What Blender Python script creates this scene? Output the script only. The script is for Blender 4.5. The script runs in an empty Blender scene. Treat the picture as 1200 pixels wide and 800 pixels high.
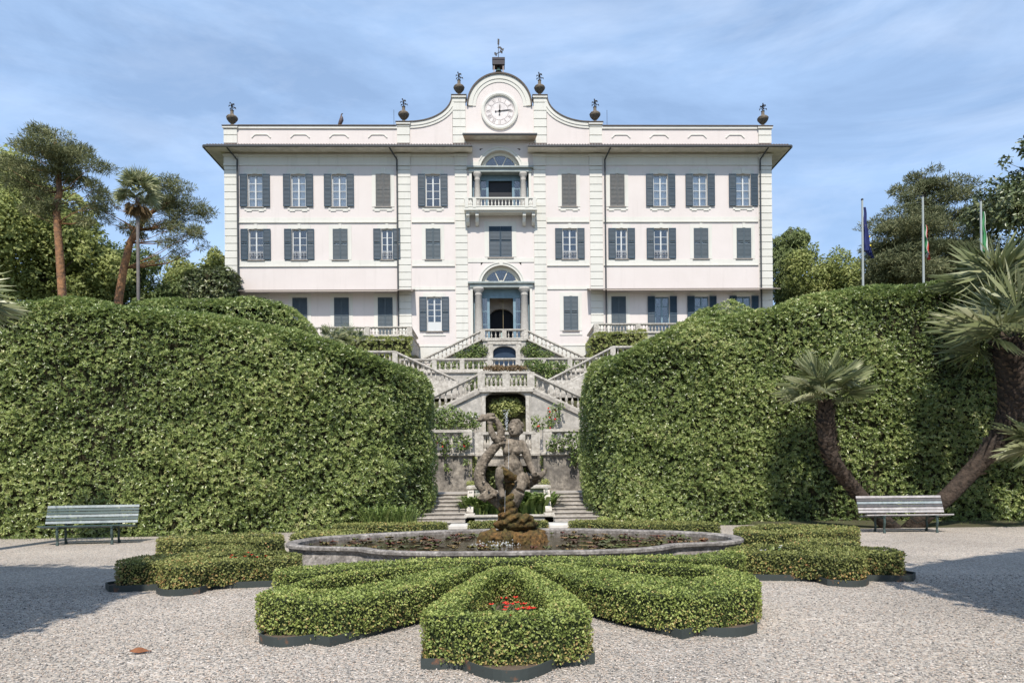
import bpy, math, random
import numpy as np
from mathutils import Vector, Matrix
from mathutils.geometry import tessellate_polygon
random.seed(7)
R = math.radians
sc = bpy.context.scene
COL = sc.collection

# ------------------------------------------------------------ camera, sky, sun
H_EYE, HOR, FPX, YAW, ROLL = 1.6, 552.0, 800.0, R(1.2), R(.55)
cam = bpy.data.objects.new('camera', bpy.data.cameras.new('camera'))
COL.objects.link(cam)
cam.data.sensor_width = 36
cam.data.lens = 24
cam.data.shift_y = (HOR - 400) / 1200
cam.data.clip_start = .1
cam.data.clip_end = 3000
cam.matrix_world = (Matrix.Translation((0, 0, H_EYE)) @ Matrix.Rotation(-YAW, 4, 'Z')
                    @ Matrix.Rotation(R(90), 4, 'X') @ Matrix.Rotation(-ROLL, 4, 'Z'))
sc.camera = cam
sc.render.resolution_x, sc.render.resolution_y = 1024, 682
SUN_EL, SUN_AZ = R(54), R(4)          # behind the camera, a touch from the left
sd = Vector((math.sin(SUN_AZ) * math.cos(SUN_EL), math.cos(SUN_AZ) * math.cos(SUN_EL), -math.sin(SUN_EL)))
w = bpy.data.worlds.new('World')
sc.world = w
w.use_nodes = True
nt = w.node_tree
nt.nodes.clear()
wo = nt.nodes.new('ShaderNodeOutputWorld')
bg = nt.nodes.new('ShaderNodeBackground')
sky = nt.nodes.new('ShaderNodeTexSky')
sky.sky_type = 'NISHITA'
sky.sun_disc = False
sky.sun_elevation = SUN_EL
sky.sun_rotation = math.atan2(-sd.x, -sd.y)
sky.altitude = 200
sky.air_density = 1.0
sky.dust_density = .6
sky.ozone_density = 2.5
tc = nt.nodes.new('ShaderNodeTexCoord')
mp = nt.nodes.new('ShaderNodeMapping')
mp.inputs['Rotation'].default_value = (0, R(38), R(10))
mp.inputs['Scale'].default_value = (1.1, 2.2, 3.4)
nz = nt.nodes.new('ShaderNodeTexNoise')
nz.inputs['Scale'].default_value = 1.5
nz.inputs['Detail'].default_value = 7
nz.inputs['Roughness'].default_value = .62
nz.inputs['Distortion'].default_value = .9
cr = nt.nodes.new('ShaderNodeValToRGB')
cr.color_ramp.elements[0].position = .42
cr.color_ramp.elements[0].color = (.30, .30, .30, 1)
cr.color_ramp.elements[1].position = .8
cr.color_ramp.elements[1].color = (.62, .62, .62, 1)
mx = nt.nodes.new('ShaderNodeMix')
mx.data_type = 'RGBA'
mx.inputs[7].default_value = (4.9, 6.9, 10.0, 1)
L = nt.links.new
L(tc.outputs['Generated'], mp.inputs['Vector'])
L(mp.outputs[0], nz.inputs['Vector'])
L(nz.outputs['Fac'], cr.inputs[0])
L(cr.outputs[0], mx.inputs[0])
L(sky.outputs[0], mx.inputs[6])
mp2 = nt.nodes.new('ShaderNodeMapping')
mp2.inputs['Rotation'].default_value = (R(20), R(-32), R(25))
mp2.inputs['Scale'].default_value = (1.0, 1.6, 3.6)
nz2 = nt.nodes.new('ShaderNodeTexNoise')
nz2.inputs['Scale'].default_value = 1.9
nz2.inputs['Detail'].default_value = 9
nz2.inputs['Roughness'].default_value = .6
nz2.inputs['Distortion'].default_value = .5
cr2 = nt.nodes.new('ShaderNodeMapRange')
cr2.inputs[1].default_value, cr2.inputs[2].default_value, cr2.inputs[4].default_value = .47, .74, .32
mx2 = nt.nodes.new('ShaderNodeMix')
mx2.data_type = 'RGBA'
mx2.inputs[7].default_value = (7.4, 8.1, 9.3, 1)
L(tc.outputs['Generated'], mp2.inputs['Vector'])
L(mp2.outputs[0], nz2.inputs['Vector'])
L(nz2.outputs['Fac'], cr2.inputs[0])
L(cr2.outputs[0], mx2.inputs[0])
L(mx.outputs[2], mx2.inputs[6])
L(mx2.outputs[2], bg.inputs[0])
bg.inputs[1].default_value = .128
L(bg.outputs[0], wo.inputs[0])
sun = bpy.data.objects.new('sun', bpy.data.lights.new('sun', 'SUN'))
COL.objects.link(sun)
sun.data.energy = 4.8
sun.data.angle = R(.53)
sun.data.color = (1, .93, .835)
sun.rotation_euler = sd.to_track_quat('-Z', 'Y').to_euler()
vs = sc.view_settings
vs.view_transform = 'Standard'
vs.look = 'None'
vs.exposure = .25
vs.gamma = 1
vs.use_curve_mapping = False
sc.cycles.max_bounces = 6
sc.cycles.transparent_max_bounces = 8
sc.cycles.caustics_reflective = sc.cycles.caustics_refractive = False


def _ray(px, py):
    u, v = (px - 600) / FPX, (HOR - py) / FPX
    c, s = math.cos(ROLL), math.sin(ROLL)
    u, v = c * u + s * v, -s * u + c * v
    return Vector((u * math.cos(YAW) + math.sin(YAW), -u * math.sin(YAW) + math.cos(YAW), v))


def at(px, py, Y):                       # photograph measure -> point at distance Y
    d = _ray(px, py)
    d *= Y / d.y
    return Vector((d.x, Y, H_EYE + d.z))


def xat(px, py, Y): return at(px, py, Y).x
def zat(py, Y, px=585): return at(px, py, Y).z


# ------------------------------------------------------------ materials
MATS = {}


def mat(name, col, rough=.8, noise=None, bump=None, spec=.3, metal=0, col2=None, detail=6, pos=(.35, .7), coords='Object'):
    if name in MATS: return MATS[name]
    m = bpy.data.materials.new(name)
    m.use_nodes = True
    n = m.node_tree
    b = n.nodes['Principled BSDF']
    b.inputs['Roughness'].default_value = rough
    b.inputs['Specular IOR Level'].default_value = spec
    b.inputs['Metallic'].default_value = metal
    b.inputs['Base Color'].default_value = (*col, 1)
    t = n.nodes.new('ShaderNodeTexCoord')
    if noise:
        x = n.nodes.new('ShaderNodeTexNoise')
        x.inputs['Scale'].default_value = noise
        x.inputs['Detail'].default_value = detail
        x.inputs['Roughness'].default_value = .65
        n.links.new(t.outputs[coords], x.inputs['Vector'])
        r = n.nodes.new('ShaderNodeValToRGB')
        r.color_ramp.elements[0].position, r.color_ramp.elements[1].position = pos
        r.color_ramp.elements[0].color = (*(col2 or [c * .72 for c in col]), 1)
        r.color_ramp.elements[1].color = (*col, 1)
        n.links.new(x.outputs['Fac'], r.inputs[0])
        n.links.new(r.outputs[0], b.inputs['Base Color'])
    if bump:
        x = n.nodes.new('ShaderNodeTexNoise')
        x.inputs['Scale'].default_value = bump[0]
        x.inputs['Detail'].default_value = 5
        n.links.new(t.outputs[coords], x.inputs['Vector'])
        p = n.nodes.new('ShaderNodeBump')
        p.inputs['Strength'].default_value = bump[1]
        p.inputs['Distance'].default_value = bump[2]
        n.links.new(x.outputs['Fac'], p.inputs['Height'])
        n.links.new(p.outputs[0], b.inputs['Normal'])
    MATS[name] = m
    return m


def leafmat(name, stops, rough=.45, spec=.4, trans=.25):
    m = bpy.data.materials.new(name)
    m.use_nodes = True
    n = m.node_tree
    b = n.nodes['Principled BSDF']
    b.inputs['Roughness'].default_value = rough
    b.inputs['Specular IOR Level'].default_value = spec
    a = n.nodes.new('ShaderNodeAttribute')
    a.attribute_name = 'tint'
    r = n.nodes.new('ShaderNodeValToRGB')
    el = r.color_ramp.elements
    while len(el) < len(stops): el.new(.5)
    for e, (p, c) in zip(el, stops):
        e.position = p
        e.color = (*c, 1)
    n.links.new(a.outputs['Fac'], r.inputs[0])
    n.links.new(r.outputs[0], b.inputs['Base Color'])
    if trans:
        t = n.nodes.new('ShaderNodeBsdfTranslucent')
        n.links.new(r.outputs[0], t.inputs[0])
        x = n.nodes.new('ShaderNodeMixShader')
        x.inputs[0].default_value = trans
        n.links.new(b.outputs[0], x.inputs[1])
        n.links.new(t.outputs[0], x.inputs[2])
        n.links.new(x.outputs[0], n.nodes['Material Output'].inputs[0])
    MATS[name] = m
    return m


def stonemat(name, light, dark, stain, scale=1.2, rough=.9):
    m = bpy.data.materials.new(name)
    m.use_nodes = True
    n = m.node_tree
    b = n.nodes['Principled BSDF']
    b.inputs['Roughness'].default_value = rough
    b.inputs['Specular IOR Level'].default_value = .2
    t = n.nodes.new('ShaderNodeTexCoord')
    fac = []
    for s, lo, hi in ((scale, .40, .62), (scale * 5, .35, .7)):
        x = n.nodes.new('ShaderNodeTexNoise')
        x.inputs['Scale'].default_value = s
        x.inputs['Detail'].default_value = 8
        x.inputs['Roughness'].default_value = .7
        n.links.new(t.outputs['Object'], x.inputs['Vector'])
        r = n.nodes.new('ShaderNodeMapRange')
        r.inputs[1].default_value, r.inputs[2].default_value = lo, hi
        n.links.new(x.outputs['Fac'], r.inputs[0])
        fac.append((x, r))
    m1 = n.nodes.new('ShaderNodeMix')
    m1.data_type = 'RGBA'
    m1.inputs[6].default_value = (*dark, 1)
    m1.inputs[7].default_value = (*light, 1)
    n.links.new(fac[0][1].outputs[0], m1.inputs[0])
    m2 = n.nodes.new('ShaderNodeMix')
    m2.data_type = 'RGBA'
    m2.inputs[6].default_value = (*stain, 1)
    n.links.new(m1.outputs[2], m2.inputs[7])
    n.links.new(fac[1][1].outputs[0], m2.inputs[0])
    n.links.new(m2.outputs[2], b.inputs['Base Color'])
    p = n.nodes.new('ShaderNodeBump')
    p.inputs['Strength'].default_value = .5
    p.inputs['Distance'].default_value = .03
    n.links.new(fac[1][0].outputs['Fac'], p.inputs['Height'])
    n.links.new(p.outputs[0], b.inputs['Normal'])
    MATS[name] = m
    return m


def plaster(name, c1, c2, c3):
    m = bpy.data.materials.new(name)
    m.use_nodes = True
    n = m.node_tree
    b = n.nodes['Principled BSDF']
    b.inputs['Roughness'].default_value = .9
    b.inputs['Specular IOR Level'].default_value = .15
    t = n.nodes.new('ShaderNodeTexCoord')
    last = None
    for sc_, lo, hi, c, amt in (((.35, .35, .35), .38, .66, c2, .8), ((2.2, 2.2, .16), .55, .8, c3, .55), ((1.6, 1.6, 1.6), .62, .8, c3, .4)):
        mp_ = n.nodes.new('ShaderNodeMapping')
        mp_.inputs['Scale'].default_value = sc_
        x = n.nodes.new('ShaderNodeTexNoise')
        x.inputs['Scale'].default_value = 1
        x.inputs['Detail'].default_value = 7
        x.inputs['Roughness'].default_value = .65
        g = n.nodes.new('ShaderNodeMapRange')
        g.inputs[1].default_value, g.inputs[2].default_value, g.inputs[4].default_value = lo, hi, amt
        k = n.nodes.new('ShaderNodeMix')
        k.data_type = 'RGBA'
        k.inputs[6].default_value = (*c1, 1)
        k.inputs[7].default_value = (*c, 1)
        n.links.new(t.outputs['Object'], mp_.inputs[0])
        n.links.new(mp_.outputs[0], x.inputs[0])
        n.links.new(x.outputs['Fac'], g.inputs[0])
        n.links.new(g.outputs[0], k.inputs[0])
        if last: n.links.new(last.outputs[2], k.inputs[6])
        last = k
    n.links.new(last.outputs[2], b.inputs['Base Color'])
    return m


WALL = plaster('pink_white_plaster', (.64, .588, .562), (.60, .548, .52), (.50, .46, .43))
TRIM = plaster('cream_stucco_trim', (.63, .62, .57), (.575, .565, .515), (.44, .43, .39))
SOFF = mat('eave_soffit', (.74, .70, .62), .9, noise=1.5)
TILE = mat('roof_tile', (.22, .14, .10), .9, noise=3)
GUT = mat('dark_gutter_metal', (.05, .055, .06), .5, spec=.4)
SHUT = mat('blue_grey_shutter_paint', (.038, .066, .096), .55, noise=2.5, col2=(.03, .052, .074))
SHUTL = mat('weathered_louver_paint', (.078, .105, .125), .6, noise=3, col2=(.062, .084, .10))
SHUTB = mat('sun_bleached_louver_paint', (.13, .125, .118), .65, noise=3, col2=(.085, .095, .10))
FRAME = mat('white_window_frame', (.55, .57, .57), .5)
BFRAME = mat('pale_blue_joinery', (.20, .30, .36), .5, noise=2)
CURT = mat('white_curtain', (.80, .83, .83), .9, noise=3, col2=(.72, .76, .77))
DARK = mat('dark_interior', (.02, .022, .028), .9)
ROOM = mat('hall_interior', (.12, .11, .10), .9)
IRON = mat('wrought_iron', (.03, .03, .035), .5)
SILL = mat('stone_sill', (.33, .30, .27), .9, noise=4)
BDOOR = mat('deep_blue_door', (.02, .042, .08), .5, noise=2)
COLSTONE = stonemat('column_granite', (.52, .50, .46), (.42, .40, .37), (.36, .34, .31), 2)
STONE = stonemat('weathered_balustrade_stone', (.70, .665, .60), (.52, .49, .435), (.30, .275, .24), 1.3)
STEP = stonemat('worn_step_stone', (.52, .48, .43), (.38, .35, .31), (.25, .23, .205), 1.6)
OLDWALL = stonemat('stained_plaster_wall', (.62, .56, .475), (.17, .155, .14), (.10, .092, .082), 1.0)
PALEWALL = stonemat('pale_stained_plaster', (.62, .585, .53), (.42, .395, .355), (.29, .275, .25), .6)
RIM = stonemat('lichened_pool_stone', (.52, .485, .45), (.22, .20, .185), (.10, .092, .085), 3.2)
STAT = stonemat('aged_statue_stone', (.39, .33, .26), (.24, .20, .155), (.075, .062, .048), 3)
MOSS = stonemat('mossy_wet_rock', (.27, .145, .05), (.10, .095, .03), (.03, .022, .013), 3.2)
KERB = mat('rusty_green_metal_edging', (.045, .055, .053), .6, noise=5, col2=(.17, .085, .05), pos=(.31, .40), bump=(20, .2, .01))
SOIL = mat('dry_soil', (.13, .10, .075), .95, noise=14, bump=(30, .8, .03))
BENCHG = mat('worn_green_bench_paint', (.055, .095, .095), .32, noise=9, col2=(.04, .07, .07), spec=.6)
BENCHB = mat('worn_brown_bench_paint', (.13, .115, .115), .3, noise=9, col2=(.07, .075, .075), spec=.6)
BARK = mat('orange_pine_bark', (.40, .20, .09), .95, noise=3, col2=(.11, .07, .05), bump=(6, .8, .08))
BARKD = mat('dark_bark', (.10, .08, .06), .95, noise=3, bump=(6, .8, .08))
PALMB = mat('fibrous_palm_trunk', (.085, .062, .047), .95, noise=8, col2=(.03, .023, .018), bump=(14, 1, .06))
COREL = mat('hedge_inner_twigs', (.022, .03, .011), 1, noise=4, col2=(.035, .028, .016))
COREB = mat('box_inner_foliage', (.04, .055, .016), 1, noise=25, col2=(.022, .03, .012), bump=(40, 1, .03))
FERN = leafmat('laurel_leaf', [(0, (.065, .10, .03)), (.4, (.25, .325, .10)), (.8, (.44, .50, .185)), (1, (.56, .54, .27))], .28, .65, .4)
BOX = leafmat('box_leaf', [(0, (.09, .125, .032)), (.5, (.27, .335, .085)), (.85, (.43, .47, .145)), (1, (.42, .28, .12))], .45, .35, .25)
BOXD = leafmat('dry_box_leaf', [(0, (.11, .125, .038)), (.5, (.25, .275, .085)), (.82, (.36, .36, .125)), (1, (.42, .23, .10))], .5, .3, .25)
LIGHTLEAF = leafmat('pale_green_leaf', [(0, (.13, .16, .045)), (.5, (.33, .37, .12)), (1, (.52, .52, .22))], .5, .3, .4)
MIDLEAF = leafmat('mid_green_leaf', [(0, (.075, .11, .038)), (.5, (.17, .22, .075)), (1, (.29, .33, .12))], .5, .3, .3)
DARKLEAF = leafmat('dark_glossy_leaf', [(0, (.045, .065, .026)), (.5, (.125, .155, .06)), (1, (.27, .28, .13))], .35, .5, .15)
NEEDLE = leafmat('pine_needles', [(0, (.095, .11, .05)), (.5, (.20, .215, .10)), (1, (.33, .32, .16))], .6, .25, .2)
CEDAR = leafmat('cedar_needles', [(0, (.075, .092, .045)), (.5, (.175, .19, .092)), (1, (.30, .285, .15))], .6, .25, .2)
PALM = leafmat('palm_frond', [(0, (.11, .14, .055)), (.5, (.28, .31, .15)), (1, (.52, .52, .33))], .4, .45, .25)
ROSE = leafmat('rose_leaf', [(0, (.06, .10, .03)), (.6, (.15, .21, .06)), (1, (.26, .31, .10))], .45, .35, .25)
STRAP = leafmat('strap_leaf', [(0, (.08, .13, .035)), (.6, (.19, .27, .075)), (1, (.32, .39, .13))], .4, .4, .3)
REDF = mat('red_petal', (.62, .035, .02), .6)
WHITEF = mat('white_petal', (.75, .73, .7), .6)
ORANGEF = mat('orange_petal', (.6, .16, .02), .6)


# ------------------------------------------------------------ helpers
def tag(o, label=None, cat=None, group=None, kind=None):
    for k, v in (('label', label), ('category', cat), ('group', group), ('kind', kind)):
        if v: o[k] = v
    return o


def thing(name, label, cat, loc=(0, 0, 0), group=None):
    o = bpy.data.objects.new(name, None)
    o.empty_display_size = .3
    COL.objects.link(o)
    o.location = loc
    return tag(o, label, cat, group)


def origin(o):
    v = Vector((0, 0, 0))
    while o is not None:
        v += o.location
        o = o.parent
    return v


def link(name, me, parent=None):
    o = bpy.data.objects.new(name, me)
    COL.objects.link(o)
    if parent is not None: o.parent = parent
    return o


class MB:
    def __init__(s): s.v, s.f = [], []

    def add(s, vs, fs):
        k = len(s.v)
        s.v += [tuple(p) for p in vs]
        s.f += [tuple(i + k for i in f) for f in fs]
        return s

    def box(s, x0, x1, y0, y1, z0, z1, bev=0):
        if bev:
            b = bev
            P = []
            for z, i in ((z0, b), (z0 + b, 0), (z1 - b, 0), (z1, b)):
                P += [(x0 + i, y0 + i, z), (x1 - i, y0 + i, z), (x1 - i, y1 - i, z), (x0 + i, y1 - i, z)]
            F = [(3, 2, 1, 0), (12, 13, 14, 15)]
            for k in range(3):
                for j in range(4):
                    F.append((4 * k + j, 4 * k + (j + 1) % 4, 4 * k + 4 + (j + 1) % 4, 4 * k + 4 + j))
            return s.add(P, F)
        P = [(x, y, z) for z in (z0, z1) for x, y in ((x0, y0), (x1, y0), (x1, y1), (x0, y1))]
        return s.add(P, [(3, 2, 1, 0), (4, 5, 6, 7), (0, 1, 5, 4), (1, 2, 6, 5), (2, 3, 7, 6), (3, 0, 4, 7)])

    def obox(s, c, ax, ay, az):          # oriented box: centre and three half axes
        c, ax, ay, az = map(Vector, (c, ax, ay, az))
        P = [c + ax * a + ay * b + az * d for d in (-1, 1) for a, b in ((-1, -1), (1, -1), (1, 1), (-1, 1))]
        return s.add(P, [(3, 2, 1, 0), (4, 5, 6, 7), (0, 1, 5, 4), (1, 2, 6, 5), (2, 3, 7, 6), (3, 0, 4, 7)])

    def prism(s, poly, y0, y1):          # XZ outline through a depth
        n = len(poly)
        P = [(x, y0, z) for x, z in poly] + [(x, y1, z) for x, z in poly]
        F = [tuple(range(n)), tuple(range(2 * n - 1, n - 1, -1))]
        F += [(i, i + n, (i + 1) % n + n, (i + 1) % n) for i in range(n)]
        return s.add(P, F)

    def slab(s, poly, z0, z1):           # XY outline through a height
        n = len(poly)
        P = [(x, y, z0) for x, y in poly] + [(x, y, z1) for x, y in poly]
        F = [tuple(range(n - 1, -1, -1)), tuple(range(n, 2 * n))]
        F += [(i, (i + 1) % n, (i + 1) % n + n, i + n) for i in range(n)]
        return s.add(P, F)

    def lathe(s, prof, c=(0, 0, 0), n=10, axis='Z', caps=True):
        P, F = [], []
        for r, h in prof:
            for k in range(n):
                a = 2 * math.pi * k / n
                q = (r * math.cos(a), r * math.sin(a), h) if axis == 'Z' else (r * math.cos(a), h, r * math.sin(a))
                P.append((c[0] + q[0], c[1] + q[1], c[2] + q[2]))
        for i in range(len(prof) - 1):
            for k in range(n):
                F.append((i * n + k, i * n + (k + 1) % n, (i + 1) * n + (k + 1) % n, (i + 1) * n + k))
        if caps:
            F.append(tuple(range(n - 1, -1, -1)))
            F.append(tuple(range((len(prof) - 1) * n, len(prof) * n)))
        return s.add(P, F)

    def tube(s, pts, rad, n=7):
        pts = [Vector(p) for p in pts]
        if not hasattr(rad, '__len__'): rad = [rad] * len(pts)
        P, F = [], []
        ref = Vector((.13, .97, .21))
        for i, p in enumerate(pts):
            d = (pts[min(i + 1, len(pts) - 1)] - pts[max(i - 1, 0)]).normalized()
            a = d.cross(ref)
            if a.length < .05: a = d.cross(Vector((1, 0, 0)))
            a.normalize()
            b = d.cross(a)
            for k in range(n):
                t = 2 * math.pi * k / n
                P.append(p + (a * math.cos(t) + b * math.sin(t)) * rad[i])
        for i in range(len(pts) - 1):
            for k in range(n):
                F.append((i * n + k, i * n + (k + 1) % n, (i + 1) * n + (k + 1) % n, (i + 1) * n + k))
        F.append(tuple(range(n - 1, -1, -1)))
        F.append(tuple(range((len(pts) - 1) * n, len(pts) * n)))
        return s.add(P, F)

    def ball(s, c, r, n=10, m=7):
        rx, ry, rz = (r, r, r) if not hasattr(r, '__len__') else r
        P, F = [], []
        for i in range(m + 1):
            a = math.pi * i / m
            for k in range(n):
                t = 2 * math.pi * k / n
                q = max(math.sin(a), .02)
                P.append((c[0] + rx * q * math.cos(t), c[1] + ry * q * math.sin(t), c[2] - rz * math.cos(a)))
        for i in range(m):
            for k in range(n):
                F.append((i * n + k, i * n + (k + 1) % n, (i + 1) * n + (k + 1) % n, (i + 1) * n + k))
        F.append(tuple(range(n - 1, -1, -1)))
        F.append(tuple(range(m * n, m * n + n)))
        return s.add(P, F)

    def ribbon(s, path, d0, d1, y0, y1):  # strip following an XZ path, offset d0..d1 to its left
        n = len(path)
        P = []
        for i, (x, z) in enumerate(path):
            a, b = path[max(i - 1, 0)], path[min(i + 1, n - 1)]
            t = Vector((b[0] - a[0], b[1] - a[1])).normalized()
            nx, nz = -t.y, t.x
            for d in (d0, d1):
                P += [(x + nx * d, y0, z + nz * d), (x + nx * d, y1, z + nz * d)]
        F = []
        for i in range(n - 1):
            a, b = 4 * i, 4 * i + 4
            F += [(a, a + 2, b + 2, b), (a + 1, b + 1, b + 3, a + 3), (a + 2, a + 3, b + 3, b + 2), (a, b, b + 1, a + 1)]
        F += [(0, 1, 3, 2), (4 * n - 4, 4 * n - 2, 4 * n - 1, 4 * n - 3)]
        return s.add(P, F)

    def mesh(s, name, m, smooth=False):
        me = bpy.data.meshes.new(name)
        me.from_pydata(s.v, [], s.f)
        me.materials.append(m)
        if smooth: me.polygons.foreach_set('use_smooth', [True] * len(me.polygons))
        import bmesh
        b = bmesh.new()
        b.from_mesh(me)
        bmesh.ops.recalc_face_normals(b, faces=b.faces)
        b.to_mesh(me)
        b.free()
        me.update()
        return me

    def build(s, name, m, parent=None, smooth=False):
        if parent is not None:
            o = origin(parent)
            s.v = [(p[0] - o.x, p[1] - o.y, p[2] - o.z) for p in s.v]
        return link(name, s.mesh(name, m, smooth), parent)


def copy_tree(o, parent=None):
    c = o.copy()
    COL.objects.link(c)
    c.parent = parent
    for ch in list(o.children): copy_tree(ch, c)
    return c


# ---- foliage made of real leaf faces
def npmesh(name, V, nface, tint, material, corners=3, idx=None):
    me = bpy.data.meshes.new(name)
    me.vertices.add(len(V))
    me.vertices.foreach_set('co', V.astype(np.float32).ravel())
    me.loops.add(len(idx))
    me.loops.foreach_set('vertex_index', idx.astype(np.int32))
    me.polygons.add(nface)
    me.polygons.foreach_set('loop_start', np.arange(0, nface * corners, corners, dtype=np.int32))
    a = me.attributes.new('tint', 'FLOAT', 'POINT')
    a.data.foreach_set('value', tint.astype(np.float32))
    me.materials.append(material)
    me.update(calc_edges=True)
    me.validate()
    return me


def unit(a): return a / np.maximum(np.linalg.norm(a, axis=1, keepdims=True), 1e-6)


def leaves(name, P, N, size, material, parent=None, ratio=.32, jit=.7, out=.35, fold=.25, tint=None, seed=1, droop=0., whorl=0):
    rg = np.random.default_rng(seed)
    if whorl:
        P, N = np.repeat(P, whorl, 0), np.repeat(N, whorl, 0)
        if tint is not None: tint = np.clip(np.repeat(tint, whorl) + rg.normal(0, .09, len(P)), 0, 1)
    n = len(P)
    Nj = unit(N + rg.normal(0, jit, (n, 3)))
    A = rg.normal(0, 1, (n, 3))
    A = unit(A - Nj * (A * Nj).sum(1, keepdims=True))
    A = unit(A + N * out * rg.uniform(.3, 1.5, (n, 1)) + np.array([0, 0, -droop]))
    if whorl:                              # rosettes round shoots that point outwards and up
        D = np.repeat(unit(N[::whorl] + rg.normal(0, jit, (n // whorl, 3)) + np.array([0, 0, .25])), whorl, 0)
        e1 = unit(np.cross(D, np.array([.31, .22, .92])))
        e2 = np.cross(D, e1)
        th = np.tile(np.arange(whorl) * 2.4, n // whorl) + np.repeat(rg.uniform(0, 6.28, n // whorl), whorl) + rg.normal(0, .2, n)
        A = unit(D * rg.uniform(.25, .95, (n, 1)) + e1 * np.cos(th)[:, None] + e2 * np.sin(th)[:, None])
        Nj = D
    S = unit(np.cross(A, Nj))
    Nn = np.cross(S, A)
    Ls = size * rg.uniform(.55, 1.45, (n, 1))
    wd = Ls * ratio
    V = np.empty((n, 4, 3))
    V[:, 0] = P
    V[:, 1] = P + A * Ls * .5 + S * wd * .5 + Nn * wd * fold
    V[:, 2] = P + A * Ls
    V[:, 3] = P + A * Ls * .5 - S * wd * .5 + Nn * wd * fold
    if tint is None: tint = rg.uniform(0, 1, n)
    b = (np.arange(n) * 4)[:, None]
    idx = (b + np.array([0, 1, 2, 0, 2, 3])[None]).ravel()
    V = V.reshape(-1, 3)
    if parent is not None:
        o = origin(parent)
        V = V - np.array([o.x, o.y, o.z])
    return link(name, npmesh(name, V, 2 * n, np.repeat(np.clip(tint, 0, 1), 4), material, 3, idx), parent)


def vnoise(P, f, seed=0):
    rg = np.random.default_rng(seed + 100)
    r = np.zeros(len(P))
    for k in range(7):
        d = rg.normal(0, 1, 3) * f
        r += np.sin(P @ d + rg.uniform(0, 6.28)) * (1 if k < 4 else .6)
    return r / 3.2


def poly_dist(P, poly):                   # distance of XY points to a polygon's edges
    best = np.full(len(P), 1e9)
    for i in range(len(poly)):
        a, b = np.array(poly[i]), np.array(poly[(i + 1) % len(poly)])
        ab = b - a
        t = np.clip(((P - a) @ ab) / max(ab @ ab, 1e-9), 0, 1)
        best = np.minimum(best, np.linalg.norm(P - (a + t[:, None] * ab), axis=1))
    return best


def inside(P, poly):
    r = np.zeros(len(P), bool)
    n = len(poly)
    for i in range(n):
        x1, y1 = poly[i]
        x2, y2 = poly[(i + 1) % n]
        c = ((y1 > P[:, 1]) != (y2 > P[:, 1])) & (P[:, 0] < (x2 - x1) * (P[:, 1] - y1) / (y2 - y1 + 1e-12) + x1)
        r ^= c
    return r


def area2(poly): return sum(poly[i][0] * poly[(i + 1) % len(poly)][1] - poly[(i + 1) % len(poly)][0] * poly[i][1] for i in range(len(poly))) / 2
def ccw(poly): return list(poly) if area2(poly) > 0 else list(poly)[::-1]


def offset(poly, d):                      # inward for d > 0 on a ccw outline
    n = len(poly)
    out = []
    for i in range(n):
        p, a, b = Vector(poly[i]), Vector(poly[i - 1]), Vector(poly[(i + 1) % n])
        e1, e2 = (p - a).normalized(), (b - p).normalized()
        n1, n2 = Vector((-e1.y, e1.x)), Vector((-e2.y, e2.x))
        m = (n1 + n2)
        m = m / max(m.length_squared / 2, .35)
        out.append((p.x + m.x * d, p.y + m.y * d))
    return out


def chaikin(poly, k=1):
    for _ in range(k):
        q = []
        for i in range(len(poly)):
            a, b = poly[i], poly[(i + 1) % len(poly)]
            q += [(a[0] * .78 + b[0] * .22, a[1] * .78 + b[1] * .22), (a[0] * .22 + b[0] * .78, a[1] * .22 + b[1] * .78)]
        poly = q
    return poly


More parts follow.
